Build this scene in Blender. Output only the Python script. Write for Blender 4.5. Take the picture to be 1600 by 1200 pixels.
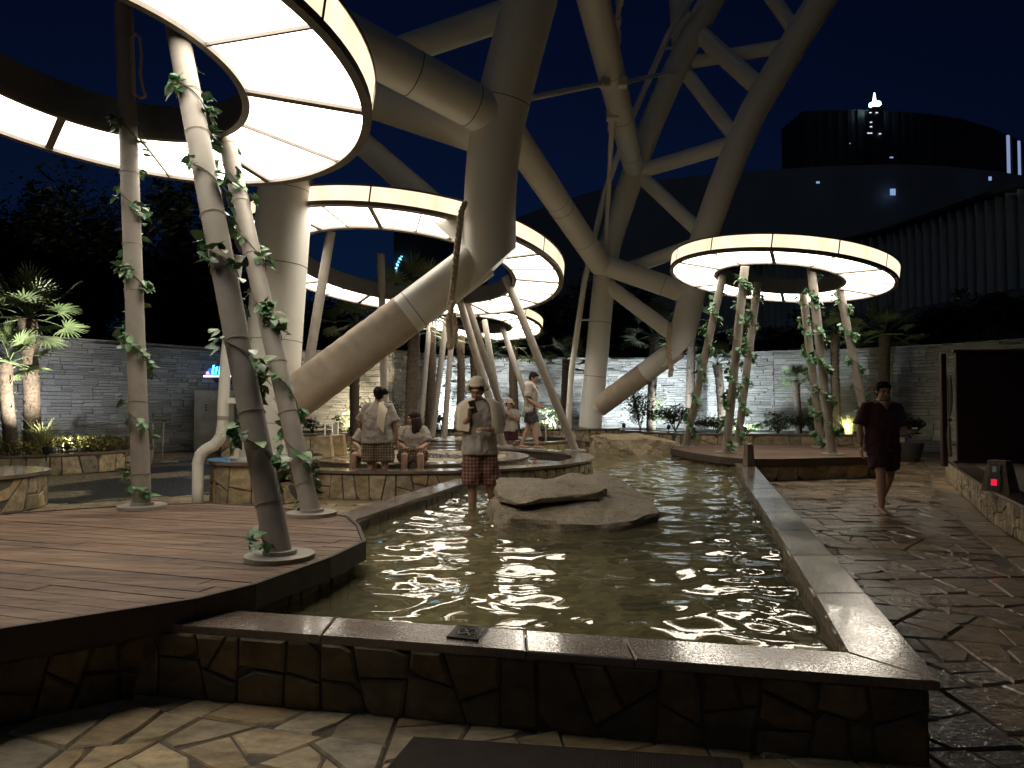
import bpy, bmesh, math, random
from mathutils import Vector, Matrix, noise
from math import sin, cos, pi, radians, sqrt, atan2

for o in list(bpy.data.objects): bpy.data.objects.remove(o)
scene = bpy.context.scene
COL = scene.collection

# ------------------------------------------------------------------ camera
EYE = 1.36
FOC = 1110.0                      # focal length in pixels of the 1600x1200 photograph
PITCH = math.atan(35 / FOC)
cam_data = bpy.data.cameras.new('camera')
cam_data.sensor_width = 36.0
cam_data.lens = 36.0 * FOC / 1600.0
cam_data.clip_end = 3000.0
cam = bpy.data.objects.new('camera', cam_data)
cam.location = (0, 0, EYE)
cam.rotation_euler = (pi / 2 + PITCH, 0, 0)
COL.objects.link(cam)
scene.camera = cam

# ------------------------------------------------------------------ night sky and faint city glow
world = bpy.data.worlds.new('World'); scene.world = world; world.use_nodes = True
wn = world.node_tree.nodes; wl = world.node_tree.links
sky = wn.new('ShaderNodeTexSky'); sky.sky_type = 'NISHITA'; sky.sun_disc = False
sky.sun_elevation = radians(-3.2); sky.sun_rotation = radians(-12)
sky.altitude = 0; sky.air_density = 1.0; sky.dust_density = 1.0; sky.ozone_density = 6.0
bg = wn['Background']; bg.inputs[1].default_value = 0.053
tint = wn.new('ShaderNodeMixRGB'); tint.blend_type = 'MULTIPLY'; tint.inputs[0].default_value = 1.0
tint.inputs[2].default_value = (0.6, 1.15, 0.72, 1)
wl.new(sky.outputs[0], tint.inputs[1]); wl.new(tint.outputs[0], bg.inputs[0])
sun_data = bpy.data.lights.new('sun', 'SUN'); sun_data.energy = 0.012; sun_data.angle = radians(25)
sun_data.color = (0.72, 0.85, 1.0)
sun = bpy.data.objects.new('sun', sun_data); COL.objects.link(sun)
sun.rotation_euler = (radians(42), 0, radians(-20)); sun.location = (0, 0, 60)

scene.view_settings.view_transform = 'Standard'
scene.view_settings.look = 'None'
scene.view_settings.gamma = 1.0
scene.view_settings.exposure = 1.98
scene.view_settings.use_curve_mapping = False
scene.cycles.use_denoising = True
scene.cycles.max_bounces = 8
scene.cycles.transparent_max_bounces = 12
scene.cycles.sample_clamp_indirect = 6.0
scene.cycles.caustics_refractive = False
scene.cycles.caustics_reflective = False

# ------------------------------------------------------------------ pixel <-> world
CP, SP = cos(PITCH), sin(PITCH)
def ray(px, py):
    a = (px - 800) / FOC; b = (600 - py) / FOC
    return Vector((a, CP - b * SP, SP + b * CP))
def at(px, py, d):                       # point seen at a pixel, d metres ahead
    r = ray(px, py); return Vector((0, 0, EYE)) + r * (d / r.y)
def on(px, py, z):                       # point seen at a pixel, on the level z
    r = ray(px, py); return Vector((0, 0, EYE)) + r * ((z - EYE) / r.z)

# ------------------------------------------------------------------ objects
ORG = {}
def thing(name, label, cat, loc=(0, 0, 0), group=None, kind=None):
    o = bpy.data.objects.new(name, None); COL.objects.link(o)
    o.empty_display_size = 0.2
    o.location = loc; ORG[o.name] = Vector(loc)
    o['label'] = label
    if cat: o['category'] = cat
    if group: o['group'] = group
    if kind: o['kind'] = kind
    return o
def mesh(name, vf):
    v, f = vf
    m = bpy.data.meshes.new(name); m.from_pydata([tuple(p) for p in v], [], f); m.update(); return m
def obj(name, vf, mat, parent=None, smooth=False, label=None, cat=None, group=None, kind=None, uv=None, sharp=None):
    """world-space geometry; parts keep the origin of their thing"""
    v, f = vf
    org = ORG[parent.name] if parent else None
    if org is not None: v = [Vector(p) - org for p in v]
    m = mesh(name, (v, f))
    if mat: m.materials.append(mat)
    if smooth:
        m.polygons.foreach_set('use_smooth', [True] * len(m.polygons))
        if sharp: m.set_sharp_from_angle(angle=radians(sharp))
    if uv:
        lay = m.uv_layers.new(name='UVMap')
        for p in m.polygons:
            for li in p.loop_indices: lay.data[li].uv = uv[m.loops[li].vertex_index]
    o = bpy.data.objects.new(name, m); COL.objects.link(o)
    if parent: o.parent = parent; ORG[o.name] = org
    else: ORG[o.name] = Vector((0, 0, 0))
    if label: o['label'] = label
    if cat: o['category'] = cat
    if group: o['group'] = group
    if kind: o['kind'] = kind
    return o
def inst(name, me, parent, mw, label=None):
    """a part sharing mesh data, placed by a world matrix"""
    o = bpy.data.objects.new(name, me); COL.objects.link(o)
    if parent:
        o.parent = parent
        o.matrix_basis = Matrix.Translation(-ORG[parent.name]) @ mw
        ORG[o.name] = ORG[parent.name]
    else: o.matrix_basis = mw; ORG[o.name] = mw.translation.copy()
    return o

# ------------------------------------------------------------------ geometry
def join(*parts):
    V = []; F = []
    for v, f in parts:
        n = len(V); V += [Vector(p) for p in v]; F += [[i + n for i in q] for q in f]
    return V, F
def xform(vf, M): return [M @ Vector(p) for p in vf[0]], vf[1]
def frame(d):
    d = Vector(d).normalized()
    a = Vector((0, 0, 1)) if abs(d.z) < 0.95 else Vector((1, 0, 0))
    u = d.cross(a).normalized(); w = u.cross(d).normalized()
    return u, w
def loft(rings, cap=True, closed=True):
    n = len(rings[0]); V = [Vector(p) for r in rings for p in r]; F = []
    for i in range(len(rings) - 1):
        for j in range(n if closed else n - 1):
            k = (j + 1) % n
            F.append([i * n + j, i * n + k, (i + 1) * n + k, (i + 1) * n + j])
    if cap:
        F.append(list(range(n))[::-1]); F.append([(len(rings) - 1) * n + j for j in range(n)])
    return V, F
def tube(p0, p1, r0, r1=None, n=16, cap=True, end=None):
    p0 = Vector(p0); p1 = Vector(p1); r1 = r0 if r1 is None else r1
    d = (p1 - p0).normalized(); u, w = frame(d)
    A = [p0 + (u * cos(2*pi*k/n) + w * sin(2*pi*k/n)) * r0 for k in range(n)]
    B = [p1 + (u * cos(2*pi*k/n) + w * sin(2*pi*k/n)) * r1 for k in range(n)]
    if end is not None:                  # first end cut by a slanted plane
        e = Vector(end).normalized()
        A = [a - d * ((a - p0).dot(e) / d.dot(e)) for a in A]
    return loft([A, B], cap)
def path_tube(pts, rad, n=8, cap=True, end=None):
    pts = [Vector(p) for p in pts]; R = rad if isinstance(rad, (list, tuple)) else [rad] * len(pts)
    d = (pts[1] - pts[0]).normalized(); u, w = frame(d); rings = []
    for i, p in enumerate(pts):
        t = (pts[min(i+1, len(pts)-1)] - pts[max(i-1, 0)]).normalized()
        u = (u - t * u.dot(t)).normalized(); w = t.cross(u)
        rings.append([p + (u * cos(2*pi*k/n) + w * sin(2*pi*k/n)) * R[i] for k in range(n)])
    if end is not None:                  # first end cut by a slanted plane
        e = Vector(end).normalized(); d = (pts[1]-pts[0]).normalized()
        rings[0] = [a - d*((a-pts[0]).dot(e)/d.dot(e)) for a in rings[0]]
    return loft(rings, cap)
def capsule(p0, p1, r0, r1, n=12):
    p0 = Vector(p0); p1 = Vector(p1); d = (p1 - p0).normalized()
    P = [p0 - d*r0*.98, p0 - d*r0*.7, p0, p1, p1 + d*r1*.7, p1 + d*r1*.98]
    return path_tube(P, [r0*.2, r0*.72, r0, r1, r1*.72, r1*.2], n)
def ellipsoid(c, r, n=14, m=10, M=None):
    rings = []
    for i in range(m + 1):
        t = pi * (i + .02) / (m + .04)
        rings.append([Vector((r[0]*sin(t)*cos(2*pi*k/n), r[1]*sin(t)*sin(2*pi*k/n), -r[2]*cos(t))) for k in range(n)])
    V, F = loft(rings)
    if M: V = [M @ v for v in V]
    return [Vector(c) + v for v in V], F
def box(c, s, rz=0.0, taper=1.0):
    c = Vector(c); V = []
    for z, k in ((-.5, 1.0), (.5, taper)):
        for x, y in ((-.5, -.5), (.5, -.5), (.5, .5), (-.5, .5)):
            X = x*s[0]*k; Y = y*s[1]*k
            V.append(c + Vector((X*cos(rz) - Y*sin(rz), X*sin(rz) + Y*cos(rz), z*s[2])))
    return V, [[3,2,1,0],[4,5,6,7],[0,1,5,4],[1,2,6,5],[2,3,7,6],[3,0,4,7]]
def bbox_bev(c, s, rz=0.0, b=.01):
    """box with chamfered edges"""
    c = Vector(c); x, y, z = s[0]/2, s[1]/2, s[2]/2
    R = Matrix.Rotation(rz, 3, 'Z')
    def oct_(w, h, b, zz): return [c + R @ Vector(q) for q in ((-w+b,-h,zz),(w-b,-h,zz),(w,-h+b,zz),(w,h-b,zz),(w-b,h,zz),(-w+b,h,zz),(-w,h-b,zz),(-w,-h+b,zz))]
    return loft([oct_(x-b, y-b, b, -z), oct_(x, y, b, -z+b), oct_(x, y, b, z-b), oct_(x-b, y-b, b, z)])
def area2(P): return sum(P[i][0]*P[(i+1)%len(P)][1] - P[(i+1)%len(P)][0]*P[i][1] for i in range(len(P))) / 2
def cen2(P): return (sum(p[0] for p in P)/len(P), sum(p[1] for p in P)/len(P))
def prism(P, z0, z1, ch=0.0):
    """upright prism over a plan polygon, top edge chamfered by ch"""
    if area2(P) < 0: P = P[::-1]
    c = cen2(P)
    rings = [[Vector((x, y, z0)) for x, y in P]]
    if ch > 0:
        rings.append([Vector((x, y, z1 - ch)) for x, y in P])
        Q = []
        for x, y in P:
            d = sqrt((x-c[0])**2 + (y-c[1])**2) + 1e-9; k = max(0.3, 1 - 1.2*ch/d); Q.append((c[0] + (x-c[0])*k, c[1] + (y-c[1])*k))
        rings.append([Vector((x, y, z1)) for x, y in Q])
    else: rings.append([Vector((x, y, z1)) for x, y in P])
    return loft(rings)
def sector(c, r0, r1, a0, a1, z0, z1, n=4, M=None):
    """curved block; with M (4x4) the axis is M's z and c is ignored"""
    rings = []
    for i in range(n + 1):
        a = a0 + (a1 - a0) * i / n; q = []
        for r, z in ((r0, z0), (r1, z0), (r1, z1), (r0, z1)):
            p = Vector((r*cos(a), r*sin(a), z))
            q.append(M @ p if M else p + Vector((c[0], c[1], 0)))
        rings.append(q)
    return loft(rings, cap=abs(a1 - a0) < 2*pi - 1e-4)
def clip_half(P, nx, ny, c):
    out = []
    for i in range(len(P)):
        a = P[i]; b = P[(i+1) % len(P)]
        da = a[0]*nx + a[1]*ny - c; db = b[0]*nx + b[1]*ny - c
        if da <= 0: out.append(a)
        if (da < 0) != (db < 0) and abs(da - db) > 1e-12:
            t = da / (da - db); out.append((a[0] + (b[0]-a[0])*t, a[1] + (b[1]-a[1])*t))
    return out
def clip_convex(P, H):
    """clip P by convex counter-clockwise polygon H"""
    for i in range(len(H)):
        a = H[i]; b = H[(i+1) % len(H)]
        nx, ny = b[1]-a[1], a[0]-b[0]
        P = clip_half(P, nx, ny, nx*a[0] + ny*a[1])
        if len(P) < 3: return []
    return P
def hull(pts):
    pts = sorted(set(pts))
    def half(pp):
        h = []
        for p in pp:
            while len(h) > 1 and (h[-1][0]-h[-2][0])*(p[1]-h[-2][1]) - (h[-1][1]-h[-2][1])*(p[0]-h[-2][0]) <= 0: h.pop()
            h.append(p)
        return h[:-1]
    return half(pts) + half(pts[::-1])
def inset(P, d):
    if area2(P) < 0: P = P[::-1]
    Q = list(P)
    for i in range(len(P)):
        a, b = P[i], P[(i+1) % len(P)]; l = sqrt((b[0]-a[0])**2 + (b[1]-a[1])**2)
        if l < 1e-6: continue
        nx, ny = (b[1]-a[1])/l, -(b[0]-a[0])/l
        Q = clip_half(Q, nx, ny, nx*a[0] + ny*a[1] - d)
        if len(Q) < 3: return []
    return Q
def crazy(x0, x1, y0, y1, size, gap, seed, jitter=.42, aspect=1.0):
    """crazy paving: a rectangle broken again and again along random lines, corners knocked off"""
    rnd = random.Random(seed); target = size*size*aspect; out = []
    nx = max(1, round((x1-x0)/(size*5))); todo = [[(x0+(x1-x0)*i/nx, y0), (x0+(x1-x0)*(i+1)/nx, y0), (x0+(x1-x0)*(i+1)/nx, y1), (x0+(x1-x0)*i/nx, y1)] for i in range(nx)]
    while todo:
        P = todo.pop(); A = abs(area2(P))
        if A < target*rnd.uniform(.75, 2.1):
            Q = inset(P, gap/2)
            if len(Q) >= 3 and rnd.random() < .55:           # knock a corner off
                k = rnd.randrange(len(Q)); a, b, c = Q[k-1], Q[k], Q[(k+1) % len(Q)]; t, u = rnd.uniform(.12, .38), rnd.uniform(.12, .38)
                Q = Q[:k] + [(b[0]+(a[0]-b[0])*t, b[1]+(a[1]-b[1])*t), (b[0]+(c[0]-b[0])*u, b[1]+(c[1]-b[1])*u)] + Q[k+1:]
            if len(Q) >= 3 and abs(area2(Q)) > .06*target: out.append(Q)
            continue
        c = cen2(P); sxx = sum((p[0]-c[0])**2 for p in P); syy = sum((p[1]-c[1])**2 for p in P); sxy = sum((p[0]-c[0])*(p[1]-c[1]) for p in P)
        th0 = .5*atan2(2*sxy, sxx-syy); best = None          # cut across the long axis, avoiding slivers
        for _ in range(7):
            th = th0 + rnd.gauss(0, .36); cc = (c[0]+rnd.uniform(-.2, .2)*sqrt(A), c[1]+rnd.uniform(-.2, .2)*sqrt(A)); n = (cos(th), sin(th)); k = cc[0]*n[0]+cc[1]*n[1]
            a, b = clip_half(P, n[0], n[1], k), clip_half(P, -n[0], -n[1], -k)
            if len(a) < 3 or len(b) < 3: continue
            q = min(abs(area2(p))/sum((p[i][0]-p[i-1][0])**2+(p[i][1]-p[i-1][1])**2 for i in range(len(p))) for p in (a, b))
            if best is None or q > best[0]: best = (q, a, b)
            if q > .2: break
        if best is None: continue
        a, b = best[1:]
        todo += [a, b]
    return out
def stone_slab(P, place, h, ch, rnd):
    """plan polygon -> raised stone; place(u, v, w) maps to the world"""
    if area2(P) < 0: P = P[::-1]
    c = cen2(P); R = []
    def ins(k): return [(c[0] + (x-c[0])*k, c[1] + (y-c[1])*k) for x, y in P]
    size = sqrt(abs(area2(P))); k = max(.5, 1 - ch/size*2)
    tl = (rnd.uniform(-1, 1)*.04, rnd.uniform(-1, 1)*.04)
    R.append([place(x, y, -.01) for x, y in P])
    R.append([place(x, y, h*.55) for x, y in P])
    R.append([place(x, y, h + (x-c[0])*tl[0]*.6 + (y-c[1])*tl[1]*.6) for x, y in ins(k)])
    return loft(R)
def poly_len(path):
    L = [0.0]
    for a, b in zip(path, path[1:]): L.append(L[-1] + sqrt((a[0]-b[0])**2 + (a[1]-b[1])**2))
    return L
def along(path, L, s):
    s = min(max(s, 0), L[-1])
    for i in range(len(path)-1):
        if s <= L[i+1] or i == len(path)-2:
            a, b = path[i], path[i+1]; l = L[i+1]-L[i]; t = (s-L[i])/l
            return (a[0]+(b[0]-a[0])*t, a[1]+(b[1]-a[1])*t), ((b[1]-a[1])/l, -(b[0]-a[0])/l)
def clad(parent, path, z0, z1, size, seed, mat, gap=.018, h=.022, limit=200, name='stone', smin=None, smax=None, aspect=1.0):
    """stones on the right-hand face of a wall that follows a plan path"""
    L = poly_len(path); rnd = random.Random(seed); n = 0; rest = []
    for P in crazy(0 if smin is None else smin, L[-1] if smax is None else smax, z0, z1, size, gap, seed, aspect=aspect):
        hh = h * rnd.uniform(.7, 1.25)
        def place(s, z, w):
            (x, y), (nx, ny) = along(path, L, s); return Vector((x + nx*w, y + ny*w, z))
        g = stone_slab(P, place, hh, .012, rnd)
        if n < limit: obj(name, g, mat, parent)
        else: rest.append(g)
        n += 1
    if rest: obj('stonework', join(*rest), mat, parent, kind='stuff')
def wall_body(path, z0, z1, th):
    """solid wall, right-hand face on the path"""
    rings = []
    L = poly_len(path)
    for i, p in enumerate(path):
        a = path[max(i-1, 0)]; b = path[min(i+1, len(path)-1)]
        l = sqrt((b[0]-a[0])**2 + (b[1]-a[1])**2); nx, ny = (b[1]-a[1])/l, -(b[0]-a[0])/l
        q = (p[0]-nx*th, p[1]-ny*th)
        rings.append([Vector((p[0], p[1], z0)), Vector((p[0], p[1], z1)), Vector((q[0], q[1], z1)), Vector((q[0], q[1], z0))])
    return loft(rings)
def arc(c, r, a0, a1, n): return [(c[0] + r*cos(a0+(a1-a0)*i/n), c[1] + r*sin(a0+(a1-a0)*i/n)) for i in range(n+1)]

# ------------------------------------------------------------------ materials
def new_mat(name):
    m = bpy.data.materials.new(name); m.use_nodes = True
    return m, m.node_tree.nodes, m.node_tree.links, m.node_tree.nodes['Principled BSDF']
def rnd_socket(nt, nl):
    oi = nt.new('ShaderNodeObjectInfo'); ge = nt.new('ShaderNodeNewGeometry')
    ad = nt.new('ShaderNodeMath'); ad.operation = 'ADD'
    fr = nt.new('ShaderNodeMath'); fr.operation = 'FRACT'
    nl.new(oi.outputs['Random'], ad.inputs[0]); nl.new(ge.outputs['Random Per Island'], ad.inputs[1]); nl.new(ad.outputs[0], fr.inputs[0])
    return fr.outputs[0]
def ramp(nt, cols):
    r = nt.new('ShaderNodeValToRGB'); e = r.color_ramp.elements
    for i, (p, c) in enumerate(cols):
        q = e[i] if i < 2 else e.new(p)
        q.position = p; q.color = (*c, 1)
    return r
def tex_noise(nt, nl, scale, detail=5, rough=.55, stretch=None, coord='Object'):
    tc = nt.new('ShaderNodeTexCoord'); n = nt.new('ShaderNodeTexNoise')
    n.inputs['Scale'].default_value = scale; n.inputs['Detail'].default_value = detail; n.inputs['Roughness'].default_value = rough
    if stretch:
        mp = nt.new('ShaderNodeMapping'); mp.inputs['Scale'].default_value = stretch[:3]
        if len(stretch) > 3: mp.inputs['Rotation'].default_value = (0, 0, stretch[3])
        nl.new(tc.outputs[coord], mp.inputs[0]); nl.new(mp.outputs[0], n.inputs['Vector'])
    else: nl.new(tc.outputs[coord], n.inputs['Vector'])
    return n
def mixc(nt, nl, fac, a, b, mode='MIX'):
    m = nt.new('ShaderNodeMixRGB'); m.blend_type = mode
    for i, s in ((0, fac), (1, a), (2, b)):
        if hasattr(s, 'is_linked'): nl.new(s, m.inputs[i])
        elif i == 0: m.inputs[0].default_value = s
        else: m.inputs[i].default_value = (*s, 1)
    return m.outputs[0]
def maprange(nt, nl, s, a, b, c, d):
    m = nt.new('ShaderNodeMapRange'); nl.new(s, m.inputs[0])
    for i, v in enumerate((a, b, c, d)): m.inputs[i+1].default_value = v
    return m.outputs[0]
def bump(nt, nl, bs, height, strength, dist=.01):
    b = nt.new('ShaderNodeBump'); b.inputs['Strength'].default_value = strength; b.inputs['Distance'].default_value = dist
    nl.new(height, b.inputs['Height']); nl.new(b.outputs[0], bs.inputs['Normal']); return b
def wet_film(nt, nl, bs, wscale, lo, hi, weight, bscale, bstr):
    n3 = tex_noise(nt, nl, wscale, 4, .6); bs.inputs['Coat IOR'].default_value = 1.36
    nl.new(maprange(nt, nl, n3.outputs[0], .36, .6, lo, hi), bs.inputs['Coat Roughness'])
    nl.new(maprange(nt, nl, n3.outputs[0], .45, .68, weight, .15), bs.inputs['Coat Weight'])
    n5 = tex_noise(nt, nl, bscale, 2, .6); b = nt.new('ShaderNodeBump'); b.inputs['Strength'].default_value = bstr; b.inputs['Distance'].default_value = .006
    dr = maprange(nt, nl, n5.outputs[0], .48, .62, 0, 1)
    nl.new(dr, b.inputs['Height']); nl.new(b.outputs[0], bs.inputs['Coat Normal'])
def mat_stone(name, cols, rough=(.55, .85), wet=0.0, wscale=1.2, bmp=.5, film=0.0):
    m, nt, nl, bs = new_mat(name)
    r = ramp(nt, [(i/(len(cols)-1), c) for i, c in enumerate(cols)]); nl.new(rnd_socket(nt, nl), r.inputs[0])
    n1 = tex_noise(nt, nl, 5, 8, .65, (1, 2.2, 1.6, .6)); n2 = tex_noise(nt, nl, 28, 6, .7)
    v = maprange(nt, nl, n1.outputs[0], .3, .72, .42, 1.5)
    c = mixc(nt, nl, 1.0, r.outputs[0], v, 'MULTIPLY')
    c = mixc(nt, nl, maprange(nt, nl, n2.outputs[0], .45, .8, 0, .35), c, (.09, .07, .05))
    nl.new(c, bs.inputs['Base Color'])
    if wet > 0:
        n3 = tex_noise(nt, nl, wscale, 4, .6)
        nl.new(maprange(nt, nl, n3.outputs[0], .38, .62, wet, rough[1]), bs.inputs['Roughness'])
    else: nl.new(maprange(nt, nl, n2.outputs[0], .3, .7, *rough), bs.inputs['Roughness'])
    ad = nt.new('ShaderNodeMath'); ad.operation = 'MULTIPLY_ADD'; ad.inputs[1].default_value = .35
    nl.new(n2.outputs[0], ad.inputs[0]); nl.new(n1.outputs[0], ad.inputs[2])
    bump(nt, nl, bs, ad.outputs[0], bmp, .02)
    if film: wet_film(nt, nl, bs, wscale, .05, .3, film, 26, .45)
    return m
def mat_plain(name, col, rough=.6, metal=0.0, var=.15, scale=12, bmp=.0, spec=None):
    m, nt, nl, bs = new_mat(name)
    n = tex_noise(nt, nl, scale, 6, .6)
    v = maprange(nt, nl, n.outputs[0], .3, .7, 1-var, 1+var)
    nl.new(mixc(nt, nl, 1.0, col, v, 'MULTIPLY'), bs.inputs['Base Color'])
    bs.inputs['Roughness'].default_value = rough; bs.inputs['Metallic'].default_value = metal
    if spec is not None: bs.inputs['Specular IOR Level'].default_value = spec
    if bmp: bump(nt, nl, bs, n.outputs[0], bmp, .01)
    return m
def mat_emit(name, col, strength, var=0.0, scale=2.0, stretch=(1, 1, 1)):
    m = bpy.data.materials.new(name); m.use_nodes = True; nt = m.node_tree.nodes; nl = m.node_tree.links
    nt.clear(); o = nt.new('ShaderNodeOutputMaterial'); e = nt.new('ShaderNodeEmission')
    e.inputs[1].default_value = strength; e.inputs[0].default_value = (*col, 1)
    if var:
        n = tex_noise(nt, nl, scale, 6, .65, stretch)
        nl.new(mixc(nt, nl, 1.0, col, maprange(nt, nl, n.outputs[0], .3, .7, 1-var, 1+var*.4), 'MULTIPLY'), e.inputs[0])
    nl.new(e.outputs[0], o.inputs[0]); return m

STONES = [(q[0]*1.4, q[1]*1.36, q[2]*1.22) for q in [(.30, .235, .15), (.20, .17, .12), (.36, .29, .19), (.15, .135, .11), (.27, .20, .115), (.32, .27, .20), (.22, .20, .16)]]
M = {}
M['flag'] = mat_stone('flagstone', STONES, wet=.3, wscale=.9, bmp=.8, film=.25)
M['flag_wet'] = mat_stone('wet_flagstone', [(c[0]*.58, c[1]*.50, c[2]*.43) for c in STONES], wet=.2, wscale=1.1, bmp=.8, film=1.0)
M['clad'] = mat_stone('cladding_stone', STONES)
M['clad_dark'] = mat_stone('shaded_cladding_stone', [(c[0]*.38, c[1]*.35, c[2]*.31) for c in STONES], (.4, .7))  # cladding colours cut down, shade on the pool and deck walls painted in
M['mortar'] = mat_plain('mortar', (.09, .075, .06), .9, var=.3, scale=30, bmp=.3)
M['mortar_light'] = mat_plain('light_mortar', (.12, .10, .075), .9, var=.3, scale=30, bmp=.3)
def mat_granite():
    m, nt, nl, bs = new_mat('brown_granite')
    n = tex_noise(nt, nl, 120, 3, .7); n3 = tex_noise(nt, nl, 2.3, 4, .6)
    r = ramp(nt, [(.3, (.13, .098, .078)), (.7, (.29, .225, .18))]); nl.new(n.outputs[0], r.inputs[0])
    c = mixc(nt, nl, maprange(nt, nl, n3.outputs[0], .4, .62, .0, .5), r.outputs[0], (.07, .05, .04))
    nl.new(c, bs.inputs['Base Color'])
    nl.new(maprange(nt, nl, n3.outputs[0], .40, .56, .20, .06), bs.inputs['Roughness'])
    n4 = tex_noise(nt, nl, 70, 3, .6)
    bump(nt, nl, bs, n4.outputs[0], .16, .006)
    wet_film(nt, nl, bs, 1.7, .02, .10, 1.0, 75, .30)
    return m
M['granite'] = mat_granite()
def mat_wood():
    m, nt, nl, bs = new_mat('deck_timber')
    r = ramp(nt, [(0, (.082, .044, .029)), (.5, (.110, .060, .039)), (1, (.062, .036, .026))]); nl.new(rnd_socket(nt, nl), r.inputs[0])
    g = tex_noise(nt, nl, 3.5, 7, .7, (1.0, 16, 4, radians(18)))
    w = tex_noise(nt, nl, 1.3, 9, .8, (1.0, 7, 1, radians(18)))
    c = mixc(nt, nl, 1.0, r.outputs[0], maprange(nt, nl, g.outputs[0], .3, .7, .7, 1.25), 'MULTIPLY')
    c = mixc(nt, nl, maprange(nt, nl, w.outputs[0], .44, .60, 0, .8), c, (.27, .18, .115))
    nl.new(c, bs.inputs['Base Color']); bs.inputs['Roughness'].default_value = .62
    bump(nt, nl, bs, g.outputs[0], .3, .006)
    return m
M['wood'] = mat_wood()
M['wood_dark'] = mat_plain('dark_timber', (.045, .028, .021), .6, var=.3, scale=9)
def mat_tube():
    m, nt, nl, bs = new_mat('white_painted_steel')
    n = tex_noise(nt, nl, 1.3, 7, .7, (1, 1, .35)); n2 = tex_noise(nt, nl, 9, 5, .7, (1, 1, .12))
    c = mixc(nt, nl, maprange(nt, nl, n.outputs[0], .45, .75, 0, .28), (.84, .83, .76), (.68, .65, .56))
    c = mixc(nt, nl, maprange(nt, nl, n2.outputs[0], .58, .85, 0, .3), c, (.44, .39, .31))
    nl.new(c, bs.inputs['Base Color']); bs.inputs['Roughness'].default_value = .42
    bump(nt, nl, bs, n2.outputs[0], .06, .01)
    return m
M['tube'] = mat_tube()
M['seam'] = mat_plain('seam', (.16, .14, .11), .6)
M['post'] = mat_plain('taupe_paint', (.35, .32, .28), .45, var=.14, scale=5)
M['rim'] = mat_plain('grey_rim_metal', (.17, .145, .12), .5, var=.2, scale=8)
M['fascia_in'] = mat_plain('canopy_sheet', (.13, .125, .12), .55, var=.2, scale=4)
M['panel'] = mat_emit('glowing_fabric', (1.0, .895, .745), 2.1, .10, 1.6, (1, 1, .3))
M['panel_side'] = mat_emit('glowing_side_fabric', (1.0, .78, .52), .40, .28, 3.0, (1, 1, .25))
M['steel'] = mat_plain('brushed_steel', (.55, .53, .46), .42, .55, var=.15, scale=3)
M['black'] = mat_plain('black_plastic', (.012, .012, .013), .3)
M['rope'] = mat_plain('hemp_rope', (.55, .45, .32), .9, var=.3, scale=40)
M['soil'] = mat_plain('soil', (.03, .024, .018), .95, var=.4, scale=14, bmp=.6)
# ================================================================== SETTING
C1 = (-1.75, 13.6); C2 = (-1.0, 20.6)
DECK = [tuple(on(x, y, .43).xy) for x, y in ((0, 982), (150, 960), (307, 937), (400, 914), (517, 872), (572, 846), (562, 821), (545, 807), (516, 802), (400, 790), (325, 786), (200, 790), (0, 806))]
DECK = hull(DECK + [(-5.6, 5.4), (-5.6, 4.2), (-4.9, 3.1), (-3.6, 2.45), (-2.7, 2.55)])
DECK2 = hull([(3.6, 16.15), (3.72, 14.6), (3.95, 13.5), (4.2, 13.0), (4.9, 12.95), (6.9, 13.5), (7.9, 14.8), (8.1, 16.6), (7.3, 17.8), (4.8, 17.9), (3.9, 17.2)])
def inside(P, x, y):
    r = False
    for i in range(len(P)):
        (ax, ay), (bx, by) = P[i], P[(i+1) % len(P)]
        if (ay > y) != (by > y) and x < (bx-ax)*(y-ay)/(by-ay)+ax: r = not r
    return r
R_IN = lambda y: .63 + .264*y          # pool sides
R_OUT = lambda y: .88 + .27*y
L_IN = lambda y: -3.08 + .255*y
L_OUT = lambda y: -3.43 + .258*y
F_IN = lambda x: 3.31 - .218*x
F_OUT = lambda x: 3.04 - .218*x
CORNER = (1.604, F_OUT(1.604))
KERB = [(3.2, 3.2), (3.75, 4.7), (4.15, 5.76), (4.81, 7.37), (5.55, 9.0), (6.3, 10.6), (7.7, 13.1), (9.3, 15.9), (10.6, 18.4)]
RWALL = [(4.0, 4.4), (4.55, 5.8), (5.0, 6.96), (5.5, 8.16), (6.57, 10.3), (7.74, 12.6), (9.2, 15.1), (10.4, 17.2)]
PLANTER = [(-7.6, 18.6), (-4.7, 20.3), (-4.2, 23.4), (0, 24.4), (3.4, 23.2), (4.6, 20.4), (7.5, 19.7), (10.6, 19.2)]
BACKWALL = [(-17, 12.5), (-12.4, 18.6), (-9.3, 22.7), (-6.9, 23.5), (-3.9, 23.2), (-2.3, 25.8), (0, 27), (4.9, 27.2), (8.75, 23.7), (9.7, 23.5), (10.9, 22.9), (12.9, 21), (14, 19.4), (18, 14.0)]

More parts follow.
